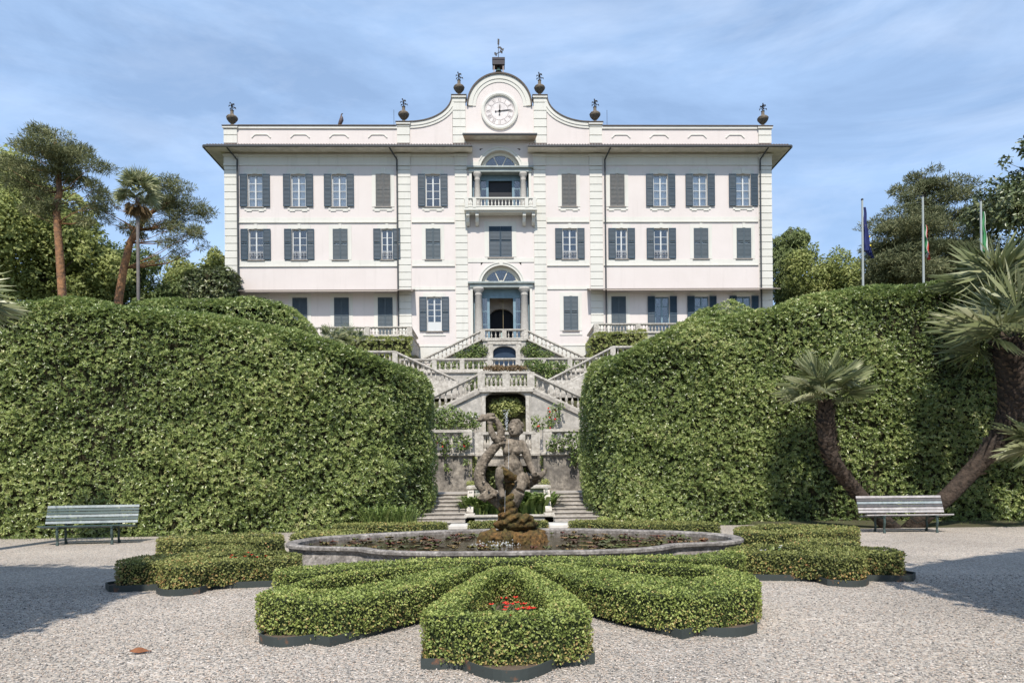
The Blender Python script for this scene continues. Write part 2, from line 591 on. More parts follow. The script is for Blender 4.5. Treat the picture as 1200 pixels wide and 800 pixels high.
def hedge(name, outer, inner, zb, ztop, dens, size, material, coremat, parent, round_=.12, depth=.12, bulge=.05, bf=2.,
          ratio=.5, jit=.7, seed=1, inset=.06, skip_back=False, wear=0, out=.35, whorl=0):
    """clipped hedge: dark twiggy core and leaves through the outer shell. ztop(x, y) gives its height."""
    rg = np.random.default_rng(seed)
    def dense(pl):
        q = []
        for i in range(len(pl)):
            a, b = pl[i], pl[(i + 1) % len(pl)]
            k = max(1, int(math.hypot(b[0] - a[0], b[1] - a[1]) / .8))
            q += [(a[0] + (b[0] - a[0]) * j / k, a[1] + (b[1] - a[1]) * j / k) for j in range(k)]
        return q
    outer = ccw(outer)
    loops = [(outer, 1)]
    if inner: loops.append((ccw(inner), -1))
    P, N = [], []
    for poly, sgn in loops:
        for i in range(len(poly)):
            a, b = np.array(poly[i]), np.array(poly[(i + 1) % len(poly)])
            e = b - a
            ln = np.linalg.norm(e)
            if ln < 1e-4: continue
            nrm = np.array([e[1], -e[0]]) / ln * sgn
            if skip_back and nrm[1] > .6: continue
            ht = ztop(np.array([(a[0] + b[0]) / 2]), np.array([(a[1] + b[1]) / 2]))[0] - zb
            n = int(ln * ht * dens)
            u, v = rg.uniform(0, 1, n), rg.uniform(0, 1, n)
            xy = a + u[:, None] * e
            top = ztop(xy[:, 0], xy[:, 1])
            z = zb + v * (top - zb)
            k = np.clip((z - (top - round_)) / round_, 0, 1)
            ins = round_ * (1 - np.sqrt(1 - k * k * .98))
            xy = xy - nrm * ins[:, None]
            nn = np.stack([nrm[0] * (1 - k * .8), nrm[1] * (1 - k * .8), k + .12], 1)
            P.append(np.column_stack([xy, z]))
            N.append(nn)
    lo, hi = np.min(outer, axis=0), np.max(outer, axis=0)
    n = int((hi[0] - lo[0]) * (hi[1] - lo[1]) * dens)
    q = rg.uniform(lo, hi, (n, 2))
    ok = inside(q, outer)
    if inner: ok &= ~inside(q, inner)
    q = q[ok]
    d = poly_dist(q, outer)
    if inner: d = np.minimum(d, poly_dist(q, inner))
    k = np.clip(1 - d / round_, 0, 1)
    z = ztop(q[:, 0], q[:, 1]) - round_ * (1 - np.sqrt(1 - k * k * .98))
    if skip_back:
        keep = q[:, 1] < hi[1] - 0.0
        q, z = q[keep], z[keep]
    P.append(np.column_stack([q, z]))
    N.append(np.tile([0, 0, 1.], (len(q), 1)))
    P, N = np.vstack(P), unit(np.vstack(N))
    nb = vnoise(P, bf, seed)
    nb2 = vnoise(P, bf * 3.1, seed + 5)
    pit = np.clip(vnoise(P, bf * 1.6, seed + 21) - 1.0, 0, 1) * min(depth, .3) * 1.3
    P = P - N * pit[:, None]
    P = P + N * (nb * bulge + nb2 * bulge * .5)[:, None] - N * (rg.uniform(0, 1, (len(P), 1)) ** 1.5 * depth * np.where(N[:, 2:3] > .9, .5, 1.4))
    patch = vnoise(P, bf * .35, seed + 9)
    t = np.clip(.45 + .10 * patch + .13 * nb + .14 * nb2 + rg.normal(0, .2, len(P)), 0, .93)
    if wear:
        wz = np.clip(1 - (P[:, 2] - zb) / .25, 0, 1) * wear
        t = np.where(rg.uniform(0, 1, len(P)) < wz + .015, rg.uniform(.9, 1, len(P)), t)
    f = leaves(name, P, N, size, material, parent, ratio=ratio, jit=jit, seed=seed + 3, tint=t, out=out, whorl=whorl)
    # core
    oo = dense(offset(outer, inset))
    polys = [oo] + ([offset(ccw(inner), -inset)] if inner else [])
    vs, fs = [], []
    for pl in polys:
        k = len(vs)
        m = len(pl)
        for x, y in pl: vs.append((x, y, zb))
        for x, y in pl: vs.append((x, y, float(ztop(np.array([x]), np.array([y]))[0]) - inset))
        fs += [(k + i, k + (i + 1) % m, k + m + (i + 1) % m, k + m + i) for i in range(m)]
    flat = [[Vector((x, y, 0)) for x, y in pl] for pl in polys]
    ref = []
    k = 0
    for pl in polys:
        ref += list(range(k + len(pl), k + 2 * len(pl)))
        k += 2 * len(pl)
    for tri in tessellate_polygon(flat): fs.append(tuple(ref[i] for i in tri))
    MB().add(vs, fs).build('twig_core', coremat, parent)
    return f


def const(h): return lambda x, y: np.full(len(x), h)


# ------------------------------------------------------------ the ground
def gravel_material():
    m = bpy.data.materials.new('pale_gravel')
    m.use_nodes = True
    n = m.node_tree
    b = n.nodes['Principled BSDF']
    b.inputs['Roughness'].default_value = .85
    b.inputs['Specular IOR Level'].default_value = .25
    t = n.nodes.new('ShaderNodeTexCoord')
    dist = n.nodes.new('ShaderNodeTexNoise')
    dist.inputs['Scale'].default_value = 30
    add = n.nodes.new('ShaderNodeMix')
    add.data_type = 'RGBA'
    add.blend_type = 'LINEAR_LIGHT'
    add.inputs[0].default_value = .012
    n.links.new(t.outputs['Object'], dist.inputs['Vector'])
    n.links.new(t.outputs['Object'], add.inputs[6])
    n.links.new(dist.outputs['Color'], add.inputs[7])
    cols = []
    for s in (40, 72):
        v = n.nodes.new('ShaderNodeTexVoronoi')
        v.inputs['Scale'].default_value = s
        n.links.new(add.outputs[2], v.inputs['Vector'])
        r = n.nodes.new('ShaderNodeValToRGB')
        el = r.color_ramp.elements
        while len(el) < 6: el.new(.5)
        for e, (p, c) in zip(el, ((0, (.09, .085, .08)), (.16, (.24, .225, .205)), (.38, (.40, .365, .32)), (.62, (.49, .445, .39)), (.82, (.46, .36, .28)), (1, (.68, .635, .58)))):
            e.position = p
            e.color = (*c, 1)
        sp = n.nodes.new('ShaderNodeSeparateColor')
        n.links.new(v.outputs['Color'], sp.inputs[0])
        n.links.new(sp.outputs[0], r.inputs[0])
        cols.append((v, r))
    mxn = n.nodes.new('ShaderNodeMix')
    mxn.data_type = 'RGBA'
    big = n.nodes.new('ShaderNodeTexNoise')
    big.inputs['Scale'].default_value = 25
    n.links.new(t.outputs['Object'], big.inputs['Vector'])
    st = n.nodes.new('ShaderNodeMapRange')
    st.inputs[1].default_value, st.inputs[2].default_value = .45, .55
    n.links.new(big.outputs['Fac'], st.inputs[0])
    n.links.new(st.outputs[0], mxn.inputs[0])
    n.links.new(cols[0][1].outputs[0], mxn.inputs[6])
    n.links.new(cols[1][1].outputs[0], mxn.inputs[7])
    lg = n.nodes.new('ShaderNodeTexNoise')
    lg.inputs['Scale'].default_value = .45
    lg.inputs['Detail'].default_value = 5
    n.links.new(t.outputs['Object'], lg.inputs['Vector'])
    lr = n.nodes.new('ShaderNodeMapRange')
    lr.inputs[1].default_value, lr.inputs[2].default_value = .3, .7
    lr.inputs[3].default_value, lr.inputs[4].default_value = .80, 1.12
    n.links.new(lg.outputs['Fac'], lr.inputs[0])
    mul = n.nodes.new('ShaderNodeVectorMath')
    mul.operation = 'SCALE'
    n.links.new(mxn.outputs[2], mul.inputs[0])
    n.links.new(lr.outputs[0], mul.inputs['Scale'])
    n.links.new(mul.outputs[0], b.inputs['Base Color'])
    p = n.nodes.new('ShaderNodeBump')
    p.invert = True
    p.inputs['Strength'].default_value = .9
    p.inputs['Distance'].default_value = .022
    n.links.new(cols[0][0].outputs['Distance'], p.inputs['Height'])
    n.links.new(p.outputs[0], b.inputs['Normal'])
    return m


def ground():
    # garden terrain: flat court, then the terraced hillside behind the hedges
    xs = [-900, -300, -120, -60, -40, -25, -14, -8, -6.6, -6.4, -3, 0, 3, 7.2, 7.4, 9, 15, 26, 42, 60, 120, 300, 900]
    ys = [-300, -60, -10, 5, 17, 20, 24.2, 26.3, 26.8, 34.4, 34.9, 39, 44.5, 45, 50, 56, 60, 90, 160, 320, 900]
    def hgt(x, y):
        side = np.interp(y, [17, 24, 44, 56, 90, 160, 320], [-.02, .3, 8.0, 11.2, 14, 20, 30])
        if -6.5 < x < 7.3:
            side = np.interp(y, [26.3, 26.8, 34.4, 34.9, 44.5, 45, 60, 62], [-.03, .3, 1.7, 5.2, 5.2, 7.5, 7.6, 11])
        return float(side) - .02
    V = [(x, y, hgt(x, y)) for y in ys for x in xs]
    n = len(xs)
    F = [(j * n + i, j * n + i + 1, (j + 1) * n + i + 1, (j + 1) * n + i) for j in range(len(ys) - 1) for i in range(n - 1)]
    g = MB().add(V, F).build('ground', mat('dark_garden_soil', (.075, .085, .035), .95, noise=1.5, col2=(.06, .05, .03), bump=(8, .6, .06)))
    tag(g, kind='structure')
    gm = gravel_material()
    c = MB().add([(-30, -20, 0), (30, -20, 0), (30, 18.3, 0), (3.2, 19.6, 0), (-3.2, 19.6, 0), (-30, 17.2, 0)], [(0, 1, 2, 3, 4, 5)]).build('gravel_court', gm)
    tag(c, kind='structure')
    # loose pebbles on top of the sheet where the court comes close
    rg = np.random.default_rng(3)
    n = 52000
    y = 3.6 + 6.4 * rg.uniform(0, 1, n) ** 1.5
    x = rg.uniform(-1, 1, n) * (.8 * y + .4)
    r = rg.uniform(.005, .0125, n)
    base = np.array([(1, 0, 0), (0, 1, 0), (-1, 0, 0), (0, -1, 0), (.1, .1, .75), (0, 0, -.6)])
    ang = rg.uniform(0, 6.28, n)
    ca, sa = np.cos(ang), np.sin(ang)
    sx, sy, sz = rg.uniform(.7, 1.5, n), rg.uniform(.6, 1.1, n), rg.uniform(.6, 1.1, n)
    V = np.empty((n, 6, 3))
    for k in range(6):
        bx, by, bz = base[k] + rg.normal(0, .18, (n, 3)).T.reshape(3, n)[0:1].T * 0 if False else base[k]
        jx, jy, jz = rg.normal(0, .2, (3, n))
        X, Y, Z = (bx + jx) * sx, (by + jy) * sy, (bz + jz * .6) * sz
        V[:, k] = np.column_stack([x + r * (X * ca - Y * sa), y + r * (X * sa + Y * ca), .004 + r * Z])
    tri = np.array([0, 1, 4, 1, 2, 4, 2, 3, 4, 3, 0, 4, 1, 0, 5, 2, 1, 5, 3, 2, 5, 0, 3, 5])
    idx = ((np.arange(n) * 6)[:, None] + tri[None]).ravel()
    pm = leafmat('loose_pebble', [(0, (.12, .118, .115)), (.25, (.30, .28, .26)), (.55, (.46, .42, .38)), (.8, (.42, .33, .27)), (1, (.68, .64, .60))], .8, .3, 0)
    o = link('gravel_pebbles', npmesh('gravel_pebbles', V.reshape(-1, 3), n * 8, np.repeat(rg.uniform(0, 1, n), 6), pm, 3, idx))
    tag(o, 'loose pale pebbles of the gravel court', 'gravel', kind='stuff')
    # the fallen leaf
    lf = MB()
    q = []
    for i in range(7):
        t = i / 6
        wd = .05 * math.sin(math.pi * (t * .9 + .05))
        q += [(-3.30 + .17 * t, 6.17 + .04 * t - wd * .7, .014 + .02 * abs(t - .5)), (-3.30 + .17 * t, 6.17 + .04 * t + wd * .7, .03 + .02 * math.sin(t * 5))]
    lf.add(q, [(2 * i, 2 * i + 2, 2 * i + 3, 2 * i + 1) for i in range(6)])
    o = lf.build('fallen_leaf', mat('dry_brown_leaf', (.25, .10, .045), .8, noise=20))
    md = o.modifiers.new('thick', 'SOLIDIFY')
    md.thickness = .003
    tag(o, 'single dry orange brown leaf lying on the open gravel', 'leaf')


ground()

# ------------------------------------------------------------ villa
FY, XA = 60.0, .47
GZ = 7.9
villa = thing('villa', 'long pink white villa with blue grey shutters and a clock gable', 'villa', (XA, FY, GZ))


def vp(mb, name, m, parent=villa, smooth=False): return mb.build(name, m, parent, smooth)


OPEN_W = 1.28
ROWS = {'top': (24.85, 27.68), 'mid': (20.22, 22.9), 'low': (13.6, 16.9), 'pn': (13.95, 16.93)}
ROWPY = {'top': 224, 'mid': 287, 'low': 364, 'pn': 368}
WIN = [('top', p, k) for p, k in ((299, 'curtain'), (349.7, 'curtain'), (397.5, 'curtain'), (449, 'closed'), (507.3, 'open'), (666.8, 'closed'), (723.3, 'closed'), (774, 'curtain'), (820.3, 'curtain'), (871, 'curtain'))]
WIN += [('mid', p, k) for p, k in ((300, 'rail'), (351, 'rail'), (398.8, 'closed'), (453.6, 'half'), (507.6, 'closed'), (667.8, 'ajar'), (728.4, 'half'), (774.8, 'rail'), (821.5, 'closed'), (871.7, 'closed'))]
WIN += [('low', p, k) for p, k in ((303, 'closed'), (351.5, 'closed'), (400.3, 'closed'), (451.5, 'closed'), (725, 'closed'), (776, 'blue'), (822.4, 'blue'), (871.7, 'blue'))]
WIN += [('pn', 509, 'panel'), ('pn', 669, 'closed')]
HOLES = []
WINW = []
for row, px, k in WIN:
    z0, z1 = ROWS[row]
    x = xat(px, ROWPY[row], FY)
    hw = OPEN_W / 2 if k != 'half' else .5
    HOLES.append((x - hw, x + hw, z0, z1))
    WINW.append((x, hw, z0, z1, k, row))
CX0 = xat(586.5, 283, FY)
HOLES.append((CX0 - 1.0, CX0 + 1.0, 20.4, 23.1))      # the shuttered opening under the balcony
LOG_HW = 2.72
HOLES.append((XA - LOG_HW, XA + LOG_HW, 12.7, 17.9))   # entrance loggia
HOLES.append((XA - LOG_HW, XA + LOG_HW, 24.4, 28.0))   # upper loggia
AR = 1.78
HOLES.append((XA - AR, XA + AR, 17.9, 17.9 + AR + .25))
HOLES.append((XA - AR, XA + AR, 28.0, 28.0 + AR + .15))
WT = .45
x0w, x1w = XA - 24.0, XA + 24.0
xs = sorted({x0w, x1w} | {h[0] for h in HOLES} | {h[1] for h in HOLES})
zs = sorted({GZ, 30.4} | {h[2] for h in HOLES} | {h[3] for h in HOLES})
mb = MB()
for i in range(len(xs) - 1):
    run = None
    for j in range(len(zs) - 1):
        cx, cz = (xs[i] + xs[i + 1]) / 2, (zs[j] + zs[j + 1]) / 2
        hole = any(h[0] < cx < h[1] and h[2] < cz < h[3] for h in HOLES)
        if not hole:
            if run is None: run = zs[j]
        if (hole or j == len(zs) - 2) and run is not None:
            ze = zs[j] if hole else zs[j + 1]
            mb.add([(xs[i], FY, run), (xs[i + 1], FY, run), (xs[i + 1], FY, ze), (xs[i], FY, ze)], [(0, 1, 2, 3)])
            run = None
for a, b, c, d in HOLES[:-2]:
    mb.add([(a, FY, c), (b, FY, c), (b, FY, d), (a, FY, d), (a, FY + WT, c), (b, FY + WT, c), (b, FY + WT, d), (a, FY + WT, d)],
           [(0, 3, 7, 4), (1, 5, 6, 2), (3, 2, 6, 7), (0, 4, 5, 1)])
for cz, top in ((17.9, HOLES[-2][3]), (28.0, HOLES[-1][3])):   # arched heads
    n = 24
    A = [(XA + AR * math.cos(math.pi * k / n), cz + AR * math.sin(math.pi * k / n)) for k in range(n + 1)]
    B = []
    for x, z in A:
        dx, dz = x - XA, z - cz
        s = min(AR / max(abs(dx), 1e-6), (top - cz) / max(dz, 1e-6))
        B.append((XA + dx * s, cz + dz * s))
    vsx = [(x, FY, z) for x, z in A] + [(x, FY, z) for x, z in B] + [(x, FY + WT, z) for x, z in A]
    mb.add(vsx, [(k, k + 1, n + 2 + k, n + 1 + k) for k in range(n)] + [(k, 2 * n + 2 + k, 2 * n + 3 + k, k + 1) for k in range(n)])
# ends and back
mb.add([(x0w, FY, GZ), (x0w, FY + 22, GZ), (x0w, FY + 22, 30.4), (x0w, FY, 30.4), (x1w, FY, GZ), (x1w, FY + 22, GZ), (x1w, FY + 22, 30.4), (x1w, FY, 30.4)],
       [(0, 3, 2, 1), (4, 5, 6, 7), (1, 2, 6, 5)])
vp(mb, 'wall', WALL)
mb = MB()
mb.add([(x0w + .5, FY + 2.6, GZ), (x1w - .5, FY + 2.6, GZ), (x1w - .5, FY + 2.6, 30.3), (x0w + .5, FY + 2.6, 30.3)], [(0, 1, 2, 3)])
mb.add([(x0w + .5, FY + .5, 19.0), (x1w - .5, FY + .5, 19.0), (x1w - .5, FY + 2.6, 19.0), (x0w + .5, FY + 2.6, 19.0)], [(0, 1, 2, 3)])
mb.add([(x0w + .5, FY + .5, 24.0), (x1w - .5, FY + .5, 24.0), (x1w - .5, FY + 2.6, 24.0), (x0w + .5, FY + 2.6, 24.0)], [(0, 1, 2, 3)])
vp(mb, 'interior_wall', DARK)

# quoined pilasters
for a, b, zt in ((-24.03, -22.87, 29.2), (-8.98, -7.87, 29.2), (-3.98, -2.93, 29.2), (2.93, 3.98, 29.2), (7.87, 8.98, 29.2), (22.87, 24.03, 29.2)):
    mb = MB()
    z = 12.7
    while z < 28.3:
        mb.box(XA + a, XA + b, FY - .09, FY + .05, z, min(z + .585, 28.35), .02)
        z += .64
    mb.box(XA + a + .05, XA + b - .05, FY - .045, FY + .04, 12.7, 28.3)
    mb.box(XA + a - .04, XA + b + .04, FY - .13, FY + .05, 28.4, 28.6, .03)
    mb.box(XA + a - .02, XA + b + .02, FY - .10, FY + .05, 28.603, 29.2)
    mb.box(XA + a - .07, XA + b + .07, FY - .2, FY + .05, 29.203, 29.42, .04)
    mb.box(XA + a - .06, XA + b + .06, FY - .12, FY + .05, 11.6, 12.66)
    vp(mb, 'quoined_pilaster', TRIM)

# mouldings, frieze, string courses
seg = ((-22.8, -9.05), (-7.8, -4.05), (4.05, 7.8), (9.05, 22.8))
for a, b in seg:
    mb = MB()
    mb.box(XA + a, XA + b, FY - .05, FY + .02, 28.62, 29.18)
    mb.box(XA + a, XA + b, FY - .12, FY + .02, 29.183, 29.4, .03)
    mb.box(XA + a, XA + b, FY - .08, FY + .02, 28.45, 28.617, .02)
    vp(mb, 'frieze', TRIM)
for a, b in seg + ((-2.9, 2.9),):
    if a == -2.9:
        vp(MB().box(XA + a, XA + b, FY - .05, FY + .02, 19.95, 20.33), 'string_course', TRIM)
        continue
    vp(MB().box(XA + a, XA + b, FY - .035, FY + .02, 19.70, 20.16).box(XA + a, XA + b, FY - .10, FY + .02, 19.61, 19.70), 'string_course', TRIM)
    vp(MB().box(XA + a, XA + b, FY - .035, FY + .02, 23.53, 23.9).box(XA + a, XA + b, FY - .10, FY + .02, 23.44, 23.53), 'string_course', TRIM)
for a, b in ((-7.8, -4.05), (4.05, 7.8)):
    vp(MB().box(XA + a, XA + b, FY - .08, FY + .02, 17.55, 17.66).box(XA + a, XA + b, FY - .06, FY + .02, 17.66, 17.8), 'string_course', TRIM)
for a, b in ((-7.85, -3.99), (3.99, 7.85)):
    vp(MB().box(XA + a, XA + b, FY - .09, FY + .02, 12.57, 12.68).box(XA + a, XA + b, FY - .05, FY + .02, 11.2, 12.57), 'plinth_course', TRIM)


# windows: one set of meshes per kind, copied along the facade
CACHE = {}


def part_mesh(key, fn, m):
    if key not in CACHE: CACHE[key] = fn().mesh(key[0] if isinstance(key, tuple) else key, m)
    return CACHE[key]


def shutter_mesh(wd, h):
    b = MB()
    f = .07
    b.box(0, f, -.03, .03, 0, h)
    b.box(wd - f, wd, -.03, .03, 0, h)
    for z in (0, h * .52, h - .1): b.box(f, wd - f, -.025, .025, z, z + .1)
    n = int(h / .12)
    for i in range(n):
        z = .1 + (h - .2) * (i + .5) / n
        if abs(z - h * .52 - .05) < .08: continue
        b.obox((wd / 2, 0, z), (wd / 2 - f, 0, 0), (0, .020, .064), (0, .006, -.002))
    return b


def frame_mesh(hw, h, nrow, panel=0):
    b = MB()
    t = .075
    b.box(-hw, -hw + t, -.04, .04, 0, h)
    b.box(hw - t, hw, -.04, .04, 0, h)
    b.box(-hw + t, hw - t, -.04, .04, h - t, h)
    b.box(-hw + t, hw - t, -.04, .04, 0, t)
    b.box(-.06, .06, -.05, .05, t, h - t)
    zb = t + panel
    if panel: b.box(-hw + t, hw - t, -.02, .02, t, zb)
    for i in range(1, nrow):
        z = zb + (h - t - zb) * i / nrow
        for a, c in ((-hw + t, -.06), (.06, hw - t)): b.box(a, c, -.025, .025, z - .022, z + .022)
    return b


def glassmat():
    m = bpy.data.materials.new('window_glass')
    m.use_nodes = True
    n = m.node_tree
    n.nodes.clear()
    o = n.nodes.new('ShaderNodeOutputMaterial')
    a = n.nodes.new('ShaderNodeBsdfTransparent')
    a.inputs[0].default_value = (.93, .95, .97, 1)
    g = n.nodes.new('ShaderNodeBsdfGlossy')
    g.inputs['Roughness'].default_value = .03
    g.inputs[0].default_value = (.85, .83, .80, 1)
    x = n.nodes.new('ShaderNodeMixShader')
    fr = n.nodes.new('ShaderNodeLayerWeight')
    fr.inputs[0].default_value = .22
    mm = n.nodes.new('ShaderNodeMath')
    mm.operation = 'MULTIPLY_ADD'
    mm.inputs[1].default_value, mm.inputs[2].default_value = .75, .11
    n.links.new(fr.outputs[0], mm.inputs[0])
    n.links.new(mm.outputs[0], x.inputs[0])
    n.links.new(a.outputs[0], x.inputs[1])
    n.links.new(g.outputs[0], x.inputs[2])
    n.links.new(x.outputs[0], o.inputs[0])
    return m


GLASS = glassmat()


def put(name, me, parent, loc, rz=0):
    o = link(name, me, parent)
    o.location = loc
    o.rotation_euler.z = rz
    return o


def window(x, hw, z0, z1, kind, row):
    h = z1 - z0
    base = Vector((x - XA, 0, z0 - GZ))
    nrow = 4
    panel = .75 if kind == 'panel' else 0
    fm = BFRAME if kind == 'blue' else FRAME
    wn = put('window', part_mesh(('window', kind == 'blue', round(hw, 2), round(h, 2), panel), lambda: frame_mesh(hw - .01, h - .02, nrow, panel), fm), villa, base + Vector((0, .2, .01)))
    put('pane', part_mesh(('pane', round(hw, 2), round(h, 2)), lambda: MB().box(-hw + .05, hw - .05, -.004, .004, .05, h - .06), GLASS), wn, (0, .012, 0))
    if kind in ('curtain', 'blue', 'panel'):
        if kind == 'curtain':
            def cm():
                b = MB()
                for s in (-1, 1):
                    p = [(s * (.03 + (hw - .06) * i / 12), .1 + .03 * math.sin(i * 2.1)) for i in range(13)]
                    b.add([(q[0], q[1], .05) for q in p] + [(q[0], q[1], h - .1) for q in p], [(i, i + 1, i + 14, i + 13) for i in range(12)])
                return b
            put('curtain', part_mesh(('curtain', round(h, 2)), cm, CURT), wn, (0, .02, 0))
    # sill and surround
    def sillm():
        b = MB()
        b.box(-hw - .12, hw + .12, -.12, .2, -.1, 0, .015)
        return b
    put('sill', part_mesh(('sill', round(hw, 2)), sillm, SILL), wn, (0, -.2, -.01))

    def sur():
        b = MB()
        e = .34
        for s in (-1, 1):
            a, c = sorted((s * (hw + .01), s * (hw + e)))
            b.box(a, c, -.03, .02, -.02, h + .02)
        b.box(-hw - e, hw + e, -.032, .02, h + .02, h + .36)
        if row == 'top':
            b.box(-hw - .2, hw + .2, -.05, .02, h + .363, h + .46)
            b.box(-.16, .16, -.08, .02, h + .05, h + .55)
            b.box(-hw - .3, hw + .3, -.05, .02, -.30, -.103)
            b.box(-hw - .12, -.3, -.06, .02, -.40, -.303)
            b.box(.3, hw + .12, -.06, .02, -.40, -.303)
        elif row in ('mid', 'pn'):
            b.box(-.12, .12, -.06, .02, h + .05, h + .45)
            if row == 'pn': b.box(-hw - .35, hw + .35, -.05, .02, -.42, -.3)
        return b
    put('surround', part_mesh(('surround', row, round(hw, 2)), sur, TRIM), wn, (0, -.2, -.01))
    sw = hw if kind != 'half' else .66
    sm = part_mesh(('shutter', round(sw, 2), round(h, 2), kind == 'closed', row == 'top'), lambda: shutter_mesh(sw - .005, h), (SHUTB if row == 'top' else SHUTL) if kind == 'closed' else SHUT)
    if kind == 'closed':
        put('shutter', sm, wn, (-hw, -.235, -.01))
        put('shutter', sm, wn, (.005, -.235, -.01))
    else:
        put('shutter', sm, wn, (-hw - sw - .02, -.30, -.01), R(random.uniform(-4, 1)))
        put('shutter', sm, wn, (hw + .02, -.30, -.01), R(random.uniform(-1, 4)))
    if kind in ('rail', 'half', 'ajar'):
        def ir():
            b = MB()
            hw2 = hw - .03
            b.box(-hw2, hw2, -.015, .015, .72, .75)
            b.box(-hw2, hw2, -.015, .015, .1, .13)
            for i in range(5):
                cx = -hw2 + 2 * hw2 * (i + .5) / 5
                b.tube([(cx + .12 * math.cos(t * .7) * (1 - t / 14), 0, .43 + .24 * math.sin(t * .7) * (1 - t / 14)) for t in range(12)], .016, 4)
            for i in range(6):
                cx = -hw2 + 2 * hw2 * i / 5
                b.box(cx - .012, cx + .012, -.012, .012, .1, .75)
            return b
        put('iron_railing', part_mesh(('iron_railing', round(hw, 2)), ir, mat('pale_iron', (.33, .34, .36), .5)), wn, (0, -.2, 0))
    return wn


for a in WINW: window(*a)
# wide shuttered opening under the balcony
wn = put('window', part_mesh('wide', lambda: frame_mesh(.99, 2.68, 4), FRAME), villa, (CX0 - XA, .25, 20.41 - GZ))
sm = part_mesh('wideshutter', lambda: shutter_mesh(.99, 2.7), SHUT)
put('shutter', sm, wn, (-1, -.28, -.01))
put('shutter', sm, wn, (.005, -.28, -.01))
put('sill', part_mesh('widesill', lambda: MB().box(-1.15, 1.15, -.12, .2, -.12, 0), SILL), wn, (0, -.25, -.01))
put('surround', part_mesh('widesurround', lambda: MB().box(-1.4, -1.01, -.03, .02, 0, 2.7).box(1.01, 1.4, -.03, .02, 0, 2.7).box(-1.4, 1.4, -.032, .02, 2.703, 3.1), TRIM), wn, (0, -.25, 0))

# eaves: two long runs and the raised one over the middle
def eave(name, x0, x1, zs_, o, endl, endr):
    b = MB()                              # sloping soffit board
    pr = [(FY - o, zs_), (FY - o, zs_ + .16), (FY + .02, zs_ + .62), (FY + .02, zs_ + .08)]
    P = []
    for x, e in ((x0, endl), (x1, endr)):
        for i, (y, z) in enumerate(pr):
            P.append((x - (e if x == x0 else -e) * (1 if i < 2 else 0), y, z))
    b.add(P, [(0, 1, 2, 3), (7, 6, 5, 4), (0, 4, 5, 1), (1, 5, 6, 2), (3, 2, 6, 7), (0, 3, 7, 4)])
    e_ = vp(b, name, SOFF)
    g = MB()
    g.box(x0 - endl - .03, x1 + endr + .03, FY - o - .16, FY - o - .003, zs_ - .02, zs_ + .17, .04)
    vp(g, 'gutter', GUT, e_)
    return e_


OV = 1.25
EZ = 29.48
eave('eave', x0w - .1, XA - 2.42, EZ, OV, 1.15, 0)
eave('eave', XA + 2.42, x1w + .1, EZ, OV, 0, 1.15)
eave('eave', XA - 3.1, XA + 3.1, 30.62, .95, .1, .1)
for s in (-1, 1):                          # returns of the eaves along the ends
    b = MB()
    xa = XA + s * 24.0
    P = []
    for y, yi in ((FY - OV, FY), (FY + 22, FY + 22)):
        P += [(xa + s * 1.25, y, EZ), (xa + s * 1.25, y, EZ + .16), (xa, yi, EZ + .62), (xa, yi, EZ + .08)]
    b.add(P, [(0, 1, 2, 3), (7, 6, 5, 4), (0, 4, 5, 1), (1, 5, 6, 2), (3, 2, 6, 7), (0, 3, 7, 4)])
    vp(b, 'eave', SOFF)
    g = MB().box(*sorted((xa + s * 1.253, xa + s * 1.40)), FY - OV, FY + 22, EZ - .02, EZ + .17)
    vp(g, 'gutter', GUT)
# tile skirt between gutter and parapet, and the low roof behind
mb = MB()
for a, b in ((-25.1, -2.42), (2.42, 25.1)):
    n = int((b - a) / .24)
    for i in range(n):
        x = XA + a + (i + .5) * (b - a) / n
        mb.tube([(x, FY - OV + .02, EZ + .20), (x, FY + .02, EZ + .66 + random.uniform(-.015, .03))], [.10, .10], 6)
vp(mb, 'roof_tiles', TILE)
mb = MB()
mb.add([(x0w, FY + .8, 30.4), (x1w, FY + .8, 30.4), (x1w, FY + 22, 30.4), (x0w, FY + 22, 30.4), (x0w + 9, FY + 11, 31.6), (x1w - 9, FY + 11, 31.6)],
       [(0, 1, 5, 4), (1, 2, 5), (2, 3, 4, 5), (3, 0, 4)])
vp(mb, 'roof', TILE)

# parapet and gable
PY0, PY1 = FY + .06, FY + .6
PT = 31.9
arc = [(XA + 2.78 * math.cos(a), 33.72 + 2.78 * math.sin(a)) for a in np.linspace(0, math.pi, 33)]
cr_ = []
for k in range(15):                        # concave sweep between the pedestals, right side
    t = (math.pi / 2) * k / 14
    cr_.append((4.15 + 3.75 * (1 - math.cos(t)), 34.55 - 2.3 * math.sin(t)))
mb = MB()
poly = [(XA - 3.0, 30.4), (XA + 3.0, 30.4)] + [(XA + 3.0, 33.72)] + arc + [(XA - 3.0, 33.72)]
mb.prism(poly, PY0, PY1)
for s in (-1, 1):
    mb.prism([(XA + s * x, z) for x, z in cr_] + [(XA + s * 7.9, 30.4), (XA + s * 4.15, 30.4)], PY0 + .02, PY1)
    a, b = sorted((XA + s * 9.0, XA + s * 22.9))
    mb.box(a, b, PY0, PY1, 30.4, PT)
vp(mb, 'parapet', WALL)
mb = MB()
